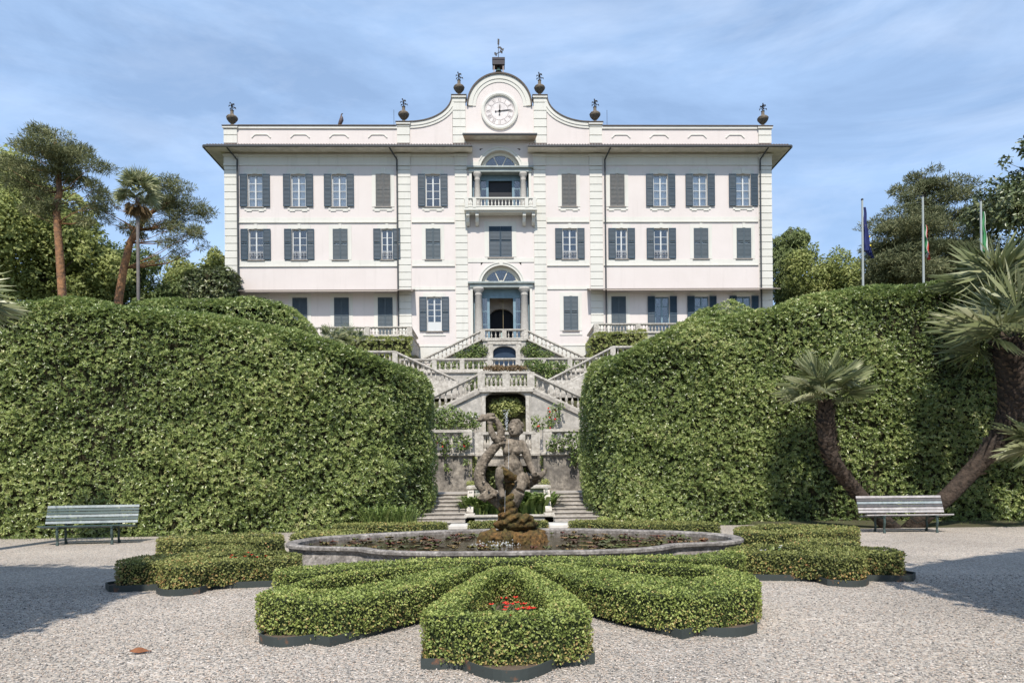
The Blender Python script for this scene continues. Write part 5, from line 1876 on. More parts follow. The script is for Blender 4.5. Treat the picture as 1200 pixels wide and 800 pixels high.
b.tube([S(573, 487, -.12), S(569, 490, -.15), S(566, 491)], [.06, .05, .02], 8)
for k in range(3): b.tube([S(573, 489, -.05), S(565 - k, 489.5 + 2.2 * k - 2), S(558.5 + 1.6 * k, 493 + 1.3 * k - k)], [.05, .045, .012], 7)
for k in range(5): b.tube([S(580, 578, -.1), S(570 - k * .5, 577 + 1.8 * k, -.12), S(559 + 2.2 * k, 583.5 + 1.2 * k, -.1)], [.06, .055, .014], 7)
for i in range(3, 13):
    p, q = pth[i], pth[i - 1]
    b.ball(S(p[0] + 4, p[1] - 1, -.2), .03, 6, 4)
fused(b, 'sea_serpent', STAT, st, .0115, .018, .035, 1)
b = MB()                                   # fish held low and fluted drapery on the right
b.tube([S(622, 560, -.1), S(628, 558, -.15), S(634, 556.5, -.12), S(638, 552.5, -.1), S(640, 548.5, -.08)], [.05, .085, .06, .035, .03], 9)
b.tube([S(636, 556, -.12), S(640, 555, -.1)], [.04, .015], 7)
for k in range(5): b.tube([S(614 + 1.2 * k, 557, .03), S(617 + 2.4 * k, 565 - .4 * k, .02), S(621 + 3.2 * k, 572 - 2.2 * k, .06)], [.04, .04, .022], 7)
b.tube([S(615, 556, .05), S(622, 560, .05), S(630, 560, 0)], [.06, .07, .05], 8)
fused(b, 'fish_and_drapery', STAT, st, .012, .012, .05, 1)
b = MB()                                   # mossy lap, twisted tails and column
b.tube([S(587, 548, -.38), S(592, 553, -.36), S(598, 558, -.30), S(605, 560, -.26)], [.05, .07, .075, .05], 9)
b.tube([S(600, 566, 0), S(598, 580, 0), S(597, 595, 0), S(596, 612, 0)], [.12, .145, .15, .2], 12)
for k in range(4):
    z0 = 611 - k * 8.5
    b.tube([S(584 + k, z0 + 2, -.12), S(591, z0 + 1, -.24), S(600, z0 - 4, -.22), S(606 - k, z0 - 9, -.08)], [.045, .06, .06, .04], 8)
for k in range(6): b.tube([S(591 + k * 1.5, 613, -.25 + .02 * k), S(600 + k * 1.8, 607 - .9 * k, -.28), S(608 + 2 * k, 602 + 1.3 * k, -.15)], [.04, .045, .03], 7)
b.tube([S(605, 614, -.2), S(612, 609, -.25), S(617, 605, -.2), S(622, 607, -.15), S(624, 613, -.12), S(622, 618, -.1)], [.07, .08, .07, .06, .06, .05], 9)
b.ball(S(604, 614, 0), (.4, .3, .12))
fused(b, 'twisted_tails', MOSS, st, .015, .035, .06, 1)
b = MB()                                   # rock base
rg2 = random.Random(12)
b.ball(S(598, 632), (.52, .42, .2), 16, 8)
for k in range(26):
    a = k * .2417 * 6.28
    rr = .5 + rg2.uniform(-.06, .1)
    c = Vector((.27 + rr * 1.12 * math.cos(a), SY + rr * .8 * math.sin(a), .3))
    top = Vector((.27 + rr * .55 * math.cos(a + rg2.uniform(-.3, .3)), SY + rr * .45 * math.sin(a), .53 + rg2.uniform(-.04, .06)))
    b.tube([c + Vector((0, 0, -.1)), (c + top) / 2 + Vector((.05 * math.cos(a), .05 * math.sin(a), .06)), top], [rg2.uniform(.05, .15), rg2.uniform(.05, .13), .05], 7)
fused(b, 'rock_base', MOSS, st, .015, .10, .10, 1)

# water: spout behind the head, thread down the front, splash at the rock
WJ = bpy.data.materials.new('falling_water')
WJ.use_nodes = True
p_ = WJ.node_tree.nodes['Principled BSDF']
p_.inputs['Base Color'].default_value = (.85, .88, .9, 1)
p_.inputs['Roughness'].default_value = .1
p_.inputs['Alpha'].default_value = .25
b = MB()
rg2 = random.Random(5)
for k in range(110):
    t_ = rg2.uniform(0, 1)
    c = S(593.5, 505, .25) + Vector((rg2.gauss(0, .008 + .022 * t_), rg2.gauss(0, .02), .02 + .36 * t_))
    b.ball(c, rg2.uniform(.004, .011), 5, 4)
for k in range(8): b.tube([S(594.3, 512, .1) + Vector((.004 * k, -.06 * k, -.02 * k)) for k in (0, 1)], .006, 4)
b.build('water_spout', WJ)
tag(bpy.data.objects['water_spout'], 'small white water spout rising behind the head of the statue', 'water', kind='stuff')
b = MB()
for k in range(80):
    b.ball((.0 + rg2.gauss(0, .20), 11.28 + rg2.gauss(0, .06), .375 + abs(rg2.gauss(0, .035))), rg2.uniform(.006, .016), 5, 4)
xx = S(595, 560, -.42)
b.tube([S(596, 515, -.21), S(596.2, 535, -.27), S(595.5, 556, -.40)], .003, 5)
b.tube([S(592, 574, -.42), S(591.5, 600, -.44)], .003, 5)
b.build('water_splash', WJ)
tag(bpy.data.objects['water_splash'], 'white splashing water in front of the mossy rock', 'water', kind='stuff')


# ------------------------------------------------------------ benches
def bench(cx, cy, w_, label, rz, mats):
    t = thing('park_bench', label, 'bench', (cx, cy, 0), 'slatted park benches before the hedges')
    t.rotation_euler.z = rz
    o = Vector((cx, cy, 0))

    def B(fn, name, m):
        b = MB()
        fn(b)
        b.v = [(p[0] + cx, p[1] + cy, p[2]) for p in b.v]
        return b.build(name, m, t)
    hw = w_ / 2
    i = 0
    for k in range(4):                     # seat slats, front to back
        y, z = -.2 + k * .105, .44 - k * .018
        B(lambda b: b.obox((0, y, z), (hw, 0, 0), (0, .047, -.006), (0, .002, .014)), 'seat_slat', mats[i % len(mats)])
        i += 1
    for k in range(6):                     # back slats
        f = k / 5
        y, z = .17 + .13 * f, .50 + .36 * f
        B(lambda b: b.obox((0, y, z), (hw, 0, 0), (0, .010, .027), (0, .012, -.005)), 'back_slat', mats[i % len(mats)])
        i += 1
    for s in (-1, 1):
        x = s * (hw - .42)
        CI = mat('cast_iron_green', (.05, .075, .07), .45)
        B(lambda b: b.tube([(x, -.26, 0), (x, -.24, .1), (x, -.27, .25), (x, -.25, .42)], [.035, .025, .03, .025], 8), 'leg', CI)
        B(lambda b: b.tube([(x, .2, 0), (x, .16, .12), (x, .19, .25), (x, .15, .4)], [.035, .025, .03, .025], 8), 'leg', CI)
        B(lambda b: b.tube([(x, -.3, .41), (x, 0, .38), (x, .18, .38), (x, .21, .55), (x, .335, .9)], [.02, .022, .025, .02, .018], 7), 'bracket', MATS['cast_iron_green'])
        B(lambda b: b.tube([(x - s * .02, .0, .36), (x - s * .34, .0, .22), (x - s * .5, 0, .37)], .009, 5), 'brace', MATS['cast_iron_green'])
    return t


GREY = mat('grey_and_highlight_bench_paint', (.36, .40, .41), .28, noise=9, col2=(.2, .24, .25), spec=.7)  # left bench: white highlights put into the slat colour; right bench: pale grey slat
bench(-9.55, 16.15, 1.98, 'green slatted bench with highlights coloured as pale slats before the left hedge', R(10), (BENCHG, GREY, BENCHG, BENCHG, GREY))
bench(10.1, 16.75, 2.12, 'worn grey and brown slatted bench between the two leaning palms', R(-2), (mat('bleached_wood_slat', (.50, .475, .46), .28, noise=9, col2=(.3, .28, .28), spec=.7), BENCHB, GREY, BENCHB, MATS['bleached_wood_slat']))


# ------------------------------------------------------------ palms
def fan_leaf(V, F, T, base, direction, ln, pet, rg, nseg=22, spread=R(115), sag=.3):
    """a fan palm leaf: petiole, then narrow blades in a fan; bends under its weight."""
    d = Vector(direction).normalized()
    side = d.cross(Vector((0, 0, 1)))
    if side.length < .1: side = Vector((1, 0, 0))
    side.normalize()
    nrm = side.cross(d).normalized()
    ro = rg.uniform(-.8, .8)
    side, nrm = side * math.cos(ro) + nrm * math.sin(ro), nrm * math.cos(ro) - side * math.sin(ro)
    hub = base + d * pet - Vector((0, 0, sag * pet * .15))
    k = len(V)
    V += [base + side * .012, base - side * .012, hub - side * .01, hub + side * .01]
    F.append((k, k + 1, k + 2, k + 3))
    tint = rg.uniform(.15, .75)
    T += [tint * .8] * 4
    for i in range(nseg):
        a = -spread + 2 * spread * (i + .5) / nseg
        e = (d * math.cos(a) + side * math.sin(a)).normalized()
        l = ln * (1 - .28 * abs(a / spread) ** 2) * rg.uniform(.9, 1.08)
        mid = hub + e * l * .45 + nrm * (.10 * l * (1 if i % 2 else .45))
        tip = hub + e * l + nrm * .03 * l - Vector((0, 0, sag * l * rg.uniform(.1, .7)))
        cs = (d * -math.sin(a) + side * math.cos(a)).normalized()
        wdt = l * .019
        k = len(V)
        V += [hub, mid + cs * wdt + nrm * .012, tip, mid - cs * wdt - nrm * .012]
        F += [(k, k + 1, k + 2), (k, k + 2, k + 3)]
        T += [min(1, max(0, tint + rg.uniform(-.2, .3)))] * 4


def palm_crown(parent, c, n, ln, pet, seed, up=(-.25, 1.3), az=None, sag=.3):
    rg = random.Random(seed)
    V, F, T = [], [], []
    for i in range(n):
        a = rg.uniform(0, 6.28) if az is None else rg.uniform(*az)
        e = up[0] + (up[1] - up[0]) * (i + .5) / n
        d = (math.cos(a) * math.cos(e), math.sin(a) * math.cos(e), math.sin(e))
        fan_leaf(V, F, T, Vector(c) + Vector(d) * .12, d, ln * rg.uniform(.85, 1.1), pet * rg.uniform(.8, 1.15), rg, sag=sag)
    b = MB().add(V, F)
    o = origin(parent)
    b.v = [(p[0] - o.x, p[1] - o.y, p[2] - o.z) for p in b.v]
    me = bpy.data.meshes.new('fronds')
    me.from_pydata(b.v, [], b.f)
    me.materials.append(PALM)
    a = me.attributes.new('tint', 'FLOAT', 'POINT')
    a.data.foreach_set('value', T)
    return link('fronds', me, parent)


def palm_trunk(parent, pts, rad, scales=True, seed=1, big=1.1):
    rg = random.Random(seed)
    b = MB().tube(pts, rad, 14)
    b.build('trunk', PALMB, parent, True)
    if scales:                              # cut leaf bases up the trunk
        s = MB()
        P = [Vector(p) for p in pts]
        n = len(P) - 1
        for k in range(520):
            f = rg.uniform(.25, 1) ** .8 * n
            i = min(int(f), n - 1)
            c = P[i].lerp(P[i + 1], f - i)
            r = rad[i] + (rad[i + 1] - rad[i]) * (f - i)
            ax = (P[i + 1] - P[i]).normalized()
            a = rg.uniform(0, 6.28)
            rd = ax.cross(Vector((0, 1, .1))).normalized()
            rd = rd * math.cos(a) + ax.cross(rd) * math.sin(a)
            tg = ax.cross(rd)
            q = c + rd * r * .9
            k_ = big * rg.uniform(.7, 1.2)
            s.add([q - tg * .045 * k_, q + tg * .045 * k_, q + tg * .02 * k_ + rd * .09 * k_ + ax * .10 * k_, q - tg * .02 * k_ + rd * .09 * k_ + ax * .10 * k_, q + rd * .02 + ax * .02], [(0, 1, 2, 3), (0, 4, 1)])
        s.build('leaf_bases', mat('palm_leaf_base', (.19, .145, .11), .9, noise=10, col2=(.04, .03, .024)), parent)


PYm = 17.9
q = thing('fan_palm', 'fan palm with a bent trunk curving up left of the right bench', 'palm tree', tuple(at(1046, 624, PYm)[:2]) + (0,))
palm_trunk(q, [at(1050, 623, PYm + .1), at(1030, 605, PYm), at(1010, 583, PYm), at(990, 560, PYm), at(975, 538, PYm), at(969, 515, PYm), at(967, 490, PYm), at(968, 472, PYm)], [.20, .19, .185, .185, .19, .215, .23, .14], seed=2)
palm_crown(q, at(968, 464, PYm), 24, .84, .5, 21, up=(-.1, 1.35), sag=.15)
q = thing('fan_palm', 'large shaggy fan palm leaning right beyond the right bench', 'palm tree', tuple(at(1065, 622, PYm)[:2]) + (0,))
palm_trunk(q, [at(1062, 624, PYm + .2), at(1085, 603, PYm + .1), at(1115, 577, PYm), at(1145, 545, PYm), at(1172, 515, PYm), at(1188, 480, PYm - .2), at(1190, 445, PYm - .3), at(1184, 415, PYm - .4), at(1178, 396, PYm - .5)], [.21, .21, .21, .22, .27, .36, .40, .38, .26], seed=3, big=1.25)
palm_crown(q, at(1190, 400, PYm - .6), 26, 1.3, .75, 22, up=(-.2, 1.3), sag=.12)
palm_crown(q, at(1166, 338, PYm + .3), 16, 1.25, .45, 26, up=(-.1, 1.2), sag=.10)
palm_crown(q, at(1224, 525, PYm - .6), 9, .95, .3, 27, up=(-.2, .9), sag=.2)
q = thing('fan_palm', 'palm at the left frame edge with only frond tips reaching into view', 'palm tree', tuple(at(-62, 600, 14)[:2]) + (0,))
palm_trunk(q, [(*at(-62, 600, 14)[:2], 0), at(-62, 500, 14), at(-62, 370, 14)], [.2, .2, .22], False)
palm_crown(q, at(-76, 352, 14), 7, .95, .45, 23, up=(-.2, .7), az=(-.7, .7), sag=.1)
b0 = at(389, 397, 36)
q = thing('fan_palm', 'small bushy fan palm behind the crest of the left hedge before the porch', 'palm tree', (b0.x, 36, 5))
palm_trunk(q, [(b0.x, 36, 5), (b0.x, 36, b0.z - .5)], [.14, .12], False)
palm_crown(q, (b0.x, 36, b0.z - .3), 24, .62, .5, 24, up=(-.1, 1.3))
b0 = at(410, 395, 36)
q = thing('fan_palm', 'second small fan palm leaning right of the bushy one behind the left hedge', 'palm tree', (b0.x, 36.5, 5))
palm_trunk(q, [(b0.x, 36.5, 5), (b0.x, 36.5, b0.z - .3)], [.1, .1], False)
palm_crown(q, (b0.x, 36.5, b0.z - .25), 12, .55, .5, 25, up=(-.1, 1.2))


# ------------------------------------------------------------ trees
def clumps(cs, per, rg, flat=1.0):
    P, N, T = [], [], []
    for (c, r) in cs:
        r = np.array(r if hasattr(r, '__len__') else (r, r, r * flat), float)
        n = int(per * (r[0] * r[1] * r[2]) ** (2 / 3.))
        d = unit(rg.normal(0, 1, (n, 3)))
        rr = rg.uniform(.2, 1, (n, 1)) ** .3
        lump = 1 + .28 * np.sin(d @ rg.normal(0, 4, 3) + rg.uniform(0, 6)) [:, None]
        P.append(np.array(c) + d * rr * r * lump)
        N.append(unit(d + np.array([0, -.25, .6])))
        T.append(np.clip(.40 + rg.normal(0, .12) + rg.normal(0, .17, n), 0, 1))
    return np.vstack(P), np.vstack(N), np.concatenate(T)


def tree(name, label, base, trunk, trad, cs, per, size, lm, bm, seed, ratio=.45, jit=.45, group=None, droop=0, cat='tree', out=.35, limbs=True, flat=1., limb=.3):
    rg = np.random.default_rng(seed)
    t = thing(name, label, cat, base, group)
    b = MB().tube(trunk, trad, 10)
    tp = [Vector(p) for p in trunk]
    if limbs:
        for c, r in cs:
            c = Vector(c)
            i = min(range(len(tp)), key=lambda k: abs(tp[k].z - (c.z - .35 * (Vector((c.x, c.y)) - Vector(tp[k][:2])).length)) + (100 if k == 0 else 0))
            s = tp[i]
            m = s.lerp(c, .5) + Vector((rg.normal(0, .2), rg.normal(0, .2), -.06 * (c - s).length))
            r0 = trad[i] * limb
            b.tube([s, m, c], [r0, r0 * .6, r0 * .25], 6)
    b.build('trunk', bm, t, True)
    P, N, T = clumps(cs, per, rg, flat)
    leaves('crown', P, N, size, lm, t, ratio=ratio, jit=jit, seed=seed, tint=T, droop=droop, out=out)
    return t


def crown(px0, px1, py0, py1, Y, n, seed, dy=3., rscale=.2, shape='ball'):
    """clump centres filling an outline px0..px1, py0..py1 (photo measure) at distance Y."""
    rg = np.random.default_rng(seed)
    a, b = at(px0, py1, Y), at(px1, py0, Y)
    cx, cz, hx, hz = (a.x + b.x) / 2, (a.z + b.z) / 2, (b.x - a.x) / 2, (b.z - a.z) / 2
    out = []
    while len(out) < n:
        d = rg.uniform(-1, 1, 3)
        q = (d ** 2).sum()
        if q > 1: continue
        if shape == 'cone' and abs(d[0]) > (1 - d[2]) * .6 + .12: continue
        out.append(((cx + d[0] * hx * .85, Y + d[1] * dy, cz + d[2] * hz * .88), rscale * min(hx, hz) * rg.uniform(.7, 1.35)))
    return out


# left: bright maple, behind the pines
Y = 56
cs = crown(-90, 118, 195, 370, Y, 60, 61, 4, .26) + crown(-60, 60, 180, 280, Y, 14, 62, 3, .3) + crown(60, 145, 265, 365, Y, 20, 63, 3, .3)
tree('maple_tree', 'bright yellow green broadleaf tree filling the left edge behind the pines', (at(10, 380, Y).x, Y, 9), [(at(10, 380, Y).x, Y, 8.5), at(10, 340, Y), at(8, 290, Y), at(5, 240, Y)], [.5, .45, .35, .15], cs, 420, .30, LIGHTLEAF, BARKD, 64, ratio=.6)


def padclumps(lst, Y, rg):
    out = []
    for px, py, w_, h_ in lst:
        c = at(px, py, Y)
        k = Y / 800
        n = max(2, int(w_ / 9))
        for i in range(n):
            out.append(((c.x + (rg.uniform(-1, 1)) * w_ * k * .42, Y + rg.uniform(-1, 1) * w_ * k * .4, c.z + rg.uniform(-1, 1) * h_ * k * .4), (w_ * k * .24, w_ * k * .24, max(h_ * k * .29, .22))))
    return out


Y = 42
rg = np.random.default_rng(71)
cs = padclumps([(52, 158, 46, 10), (40, 175, 46, 14), (75, 172, 60, 16), (55, 190, 80, 16), (95, 190, 54, 16), (105, 205, 40, 16), (40, 212, 60, 18), (112, 222, 34, 14), (30, 232, 40, 16), (80, 207, 56, 14), (70, 240, 40, 12), (110, 240, 34, 10), (22, 196, 26, 14), (46, 250, 34, 12), (95, 258, 34, 9)], Y, rg)
tree('pine_tree', 'tall pine with a straight orange trunk and a wide dark crown', (at(74, 380, Y).x, Y, 8), [(at(74, 380, Y).x, Y, 7.8), at(73, 345, Y), at(70, 300, Y), at(67, 262, Y), at(66, 240, Y), at(70, 226, Y), at(68, 200, Y), at(66, 175, Y), at(64, 160, Y)], [.25, .24, .22, .20, .19, .17, .14, .10, .05], cs, 1700, .27, NEEDLE, BARK, 72, ratio=.13, jit=.9, out=.8, limb=.16)
Y = 45
rg = np.random.default_rng(73)
cs = padclumps([(190, 218, 46, 12), (205, 232, 60, 14), (222, 250, 44, 14), (232, 268, 26, 18), (215, 272, 44, 16), (195, 258, 44, 12), (205, 290, 34, 16), (178, 240, 30, 10), (192, 300, 20, 10), (238, 285, 14, 14), (215, 240, 50, 10), (128, 245, 36, 12), (140, 262, 36, 12), (118, 232, 30, 10), (150, 275, 30, 9), (176, 262, 30, 9), (130, 225, 26, 8)], Y, rg)
tree('pine_tree', 'leaning pine with its crown spread right towards the villa', (at(137, 370, Y).x, Y, 8.5), [(at(136, 370, Y).x, Y, 8.2), at(139, 350, Y), at(145, 315, Y), at(152, 285, Y), at(161, 270, Y), at(170, 255, Y), at(186, 242, Y), at(205, 234, Y)], [.26, .25, .23, .21, .19, .16, .11, .06], cs, 1700, .27, NEEDLE, BARK, 74, ratio=.13, jit=.9, out=.8, droop=.3, limb=.16)
Y = 40
q = thing('fan_palm', 'slender tall fan palm with a shaggy head between the two pines', 'palm tree', (at(162, 370, Y).x, Y, 8))
MB().tube([(at(162, 370, Y).x, Y, 7.8), at(162, 330, Y), at(161.5, 270, Y), at(161, 232, Y)], [.10, .09, .09, .11], 10).build('trunk', mat('grey_palm_trunk', (.20, .18, .17), .9, noise=5), q, True)
dk = palm_crown(q, at(161, 234, Y), 30, .55, .45, 30, up=(-1.45, -.75), sag=.5)
dk.name = 'dead_fronds'
dk.data.materials[0] = leafmat('dry_palm_frond', [(0, (.09, .06, .035)), (.6, (.24, .165, .08)), (1, (.42, .32, .16))], .8, .2, .1)
palm_crown(q, at(161, 224, Y), 34, .85, .55, 29, up=(-.55, 1.35))
# hazy middle trees between pines and villa
for px0, px1, py0, py1, Y, seed, lb, lm, per in ((120, 205, 290, 375, 62, 81, 'soft mid green tree low behind the leaning pine', MIDLEAF, 150), (185, 250, 305, 370, 66, 82, 'pale green tree low between the leaning pine and the square hedge', LIGHTLEAF, 150),
                                                 (240, 275, 292, 350, 72, 83, 'small light green tree showing above the square laurel hedge', LIGHTLEAF, 150), (80, 150, 280, 370, 58, 84, 'dark leafy tree in the gap between the two pine trunks', MIDLEAF, 150),
                                                 (925, 1000, 282, 370, 66, 85, 'small loose tree with a dark trunk between the villa and the first flagpole', LIGHTLEAF, 110), (905, 960, 320, 375, 75, 86, 'low green tree behind the birch beside the villa', MIDLEAF, 150),
                                                 (985, 1050, 300, 370, 72, 87, 'low pale tree behind the first flagpole', LIGHTLEAF, 110)):
    c = at((px0 + px1) / 2, py1, Y)
    tree('broadleaf_tree', lb, (c.x, Y, 11), [(c.x, Y, 10.8), at((px0 + px1) / 2, (py0 + 2 * py1) / 3, Y), at((px0 + px1) / 2 + 3, (py0 * 2 + py1) / 3, Y)], [.35, .28, .1], crown(px0, px1, py0, py1, Y, 26, seed, 2.5, .30), per * 4, .27, lm, BARKD, seed, ratio=.55, group='trees behind the hedges')
# weeping birch beside the villa
Y = 70
cs = crown(909, 947, 250, 372, Y, 34, 88, 1.5, .42)
tree('birch_tree', 'drooping pale birch right beside the right corner of the villa', (at(928, 380, Y).x, Y, 11), [(at(928, 380, Y).x, Y, 10.8), at(927, 320, Y), at(926, 268, Y)], [.25, .2, .06], cs, 1900, .26, MIDLEAF, BARKD, 89, ratio=.3, droop=1.4, jit=.5)
# cedar
Y = 66
rg = np.random.default_rng(91)
cs = padclumps([(1085, 206, 40, 10), (1070, 216, 44, 12), (1100, 222, 66, 14), (1120, 234, 44, 12), (1058, 232, 36, 12), (1085, 240, 60, 14), (1070, 258, 80, 16), (1105, 262, 70, 18), (1050, 272, 50, 16), (1080, 280, 100, 18), (1118, 284, 60, 18), (1045, 292, 56, 16), (1085, 300, 110, 20), (1130, 300, 50, 20), (1042, 312, 60, 18), (1080, 320, 110, 22), (1125, 322, 70, 22), (1040, 330, 50, 18)], Y, rg)
tree('cedar_tree', 'dark layered cedar behind the middle flagpole', (at(1085, 370, Y).x, Y, 11), [(at(1085, 370, Y).x, Y, 10.8), at(1085, 320, Y), at(1084, 270, Y), at(1083, 235, Y), at(1084, 208, Y)], [.6, .5, .38, .22, .08], cs, 900, .38, CEDAR, BARKD, 92, ratio=.16, jit=.8, out=.7, limb=.2)
Y = 40
cs = crown(1148, 1290, 185, 340, Y, 46, 93, 3.5, .25) + crown(1175, 1260, 160, 215, Y, 12, 94, 2.5, .33)
tree('broadleaf_tree', 'big glossy dark tree cut by the right edge of the view', (at(1225, 370, Y).x, Y, 7.5), [(at(1225, 370, Y).x, Y, 7), at(1225, 310, Y), at(1222, 250, Y), at(1220, 200, Y)], [.45, .4, .3, .1], cs, 520, .26, DARKLEAF, BARKD, 95, ratio=.5)

# flagpoles
Y = 38
for px, top, lb, cols in ((1011, 235, 'grey flagpole with a drooping blue flag', [(.02, .03, .13)]), (1082, 231, 'grey flagpole with a furled red white and green flag before the cedar', [(.03, .16, .06), (.5, .5, .48), (.42, .05, .04)]), (1150, 236, 'grey flagpole with a furled green and white flag near the right edge', [(.06, .25, .10), (.5, .54, .5)])):
    x = at(px, 300, Y).x
    zt = at(px, top, Y).z
    t = thing('flagpole', lb, 'flagpole', (x, Y, 6), 'flagpoles behind the right hedge')
    MB().tube([(x, Y, 5.6), (x, Y, zt)], [.075, .055], 8).build('pole', mat('grey_pole_paint', (.34, .37, .36), .5), t)
    MB().ball((x, Y, zt + .05), .07).build('finial', IRON, t)
    fl = thing('flag', {1011: 'drooping dark blue flag with yellow specks on the leftmost pole', 1082: 'furled green white and red flag on the middle pole', 1150: 'furled green and white flag on the pole at the right'}[px], 'flag', (x, Y, zt - .4), 'drooping flags')
    ln = {1011: 2.4, 1082: 1.5, 1150: 2.2}[px]
    nr, ncol = 16, 13
    wmax = {1011: .5, 1082: .24, 1150: .34}[px]
    pt = lambda r, c: (x + .06 + c / (ncol - 1) * (.10 + (wmax - .1) * (r / (nr - 1)) ** 1.6) + .03 * math.sin(r * .9), Y - .05 + .14 * math.sin(c * 1.7 + r * .15) * (.4 + r / nr), zt - {1011: .4, 1082: 1.6, 1150: .6}[px] - ln * r / (nr - 1) - .5 * (c / (ncol - 1)) * (r / nr))
    k = len(cols)
    for s_ in range(k):
        c0, c1 = s_ * (ncol - 1) // k, (s_ + 1) * (ncol - 1) // k
        b = MB()
        w2 = c1 - c0 + 1
        b.add([pt(r, c) for r in range(nr) for c in range(c0, c1 + 1)], [(r * w2 + c, r * w2 + c + 1, (r + 1) * w2 + c + 1, (r + 1) * w2 + c) for r in range(nr - 1) for c in range(w2 - 1)])
        b.build('cloth', mat('flag_cloth_%d_%d' % (px, s_), cols[s_], .8), fl, True)
    if px == 1011:
        for r, c in ((6, 5), (8, 8), (10, 4), (12, 9), (9, 10)):
            p = Vector(pt(r, c))
            MB().ball(p + Vector((0, -.03, 0)), (.05, .012, .05), 5, 4).build('star', mat('flag_star_yellow', (.7, .55, .05), .7), fl)


# ------------------------------------------------------------ small planting
def scatter_bush(name, label, boxes, n, size, lm, seed, flowers=0, fm=None, cat='plant', group=None, ratio=.5, fs=.06):
    """loose plant filling a few ellipsoids (centre, radii)."""
    rg = np.random.default_rng(seed)
    c0 = boxes[0][0]
    t = thing(name, label, cat, (c0[0], c0[1], c0[2] - boxes[0][1][2]), group)
    P, N = [], []
    tot = sum(b[1][0] * b[1][2] for b in boxes)
    for c, r in boxes:
        k = max(8, int(n * r[0] * r[2] / tot))
        d = unit(rg.normal(0, 1, (k, 3)))
        P.append(np.array(c) + d * rg.uniform(.2, 1, (k, 1)) ** .5 * np.array(r))
        N.append(unit(d * .6 + np.array([0, -.5, .5])))
    P, N = np.vstack(P), np.vstack(N)
    leaves('foliage', P, N, size, lm, t, ratio=ratio, jit=.6, seed=seed)
    s = MB()
    for c, r in boxes:
        s.tube([(c[0], c[1] + r[1] * .5, c[2] - r[2]), (c[0] + r[0] * .2, c[1], c[2]), (c[0] + r[0] * .3, c[1], c[2] + r[2] * .7)], [.02, .014, .006], 5)
    s.build('stems', BARKD, t)
    for k in range(flowers):
        q = P[rg.integers(len(P))]
        MB().ball((q[0], q[1] - .06, q[2]), (fs, fs * .8, fs * .9), 7, 5).build('blossom', fm, t)
    return t


def ell(px0, px1, py0, py1, Y, dy):
    a, b = at(px0, py1, Y), at(px1, py0, Y)
    return (((a.x + b.x) / 2, Y, (a.z + b.z) / 2), ((b.x - a.x) / 2, dy, (b.z - a.z) / 2))


scatter_bush('climbing_rose', 'leafy rose bush spread before the stair wall left of the niche', [ell(508, 545, 474, 506, 33.3, .4), ell(535, 564, 482, 506, 33.2, .4), ell(500, 520, 480, 506, 33, .4)], 1700, .15, ROSE, 101, 6, WHITEF)
scatter_bush('climbing_rose', 'thin red climbing rose on the stair wall right of the niche', [ell(622, 635, 484, 506, 33.4, .25), ell(633, 648, 488, 508, 33.4, .25), ell(640, 658, 474, 498, 33.5, .2), ell(653, 660, 470, 482, 33.6, .15)], 420, .14, ROSE, 102, 8, REDF, fs=.05)
scatter_bush('climbing_rose', 'red dotted climber hanging over the left balustrade of the lower wall', [ell(516, 528, 508, 535, 25.75, .15), ell(530, 552, 508, 528, 25.75, .15), ell(505, 516, 508, 526, 25.75, .15), ell(544, 550, 536, 546, 25.75, .12), ell(521, 527, 540, 552, 25.75, .1)], 420, .13, ROSE, 103, 5, REDF, fs=.04)
scatter_bush('climbing_rose', 'green climber hanging over the right balustrade of the lower wall', [ell(640, 662, 510, 530, 25.75, .18), ell(656, 694, 506, 530, 25.75, .2), ell(668, 682, 524, 548, 25.75, .15), ell(680, 700, 512, 535, 25.7, .2)], 820, .13, ROSE, 104, 0, None)
scatter_bush('niche_shrub', 'round green shrub inside the arched niche of the middle stairs', [ell(573, 612, 465, 488, 34.5, .4), ell(588, 614, 468, 487, 34.45, .3), ell(572, 590, 476, 504, 34.6, .3)], 2600, .14, LIGHTLEAF, 105)
scatter_bush('wall_creeper', 'green creeper over the right part of the upper terrace balustrade', [ell(612, 640, 421, 434, 43.7, .25), ell(622, 668, 424, 440, 43.6, .3), ell(636, 655, 434, 446, 43.5, .2)], 1000, .18, ROSE, 106)
scatter_bush('terrace_shrub', 'low green shrubs along the foot of the upper terrace wall behind the middle landing', [ell(545, 575, 438, 460, 43.5, .3), ell(570, 600, 440, 460, 43.5, .3), ell(596, 630, 438, 460, 43.5, .3)], 1500, .17, MIDLEAF, 116)
scatter_bush('terrace_shrub', 'green shrubs on the upper terrace left of the small blue door', [ell(502, 530, 421, 440, 50, .5), ell(524, 550, 420, 440, 50, .5), ell(545, 572, 421, 440, 50, .5)], 1300, .2, MIDLEAF, 117)
scatter_bush('terrace_shrub', 'green shrubs on the upper terrace right of the small blue door', [ell(610, 636, 421, 440, 50, .5), ell(632, 660, 420, 440, 50, .5), ell(655, 684, 421, 440, 50, .5)], 1300, .2, MIDLEAF, 118)
scatter_bush('wall_creeper', 'creeper filling the triangle under the left entrance flight', [ell(548, 572, 402, 420, 56.9, .3), ell(532, 560, 411, 422, 56.9, .3)], 800, .2, ROSE, 107)
scatter_bush('wall_creeper', 'creeper filling the triangle under the right entrance flight', [ell(610, 634, 402, 420, 56.9, .3), ell(622, 650, 411, 422, 56.9, .3)], 800, .2, ROSE, 108)
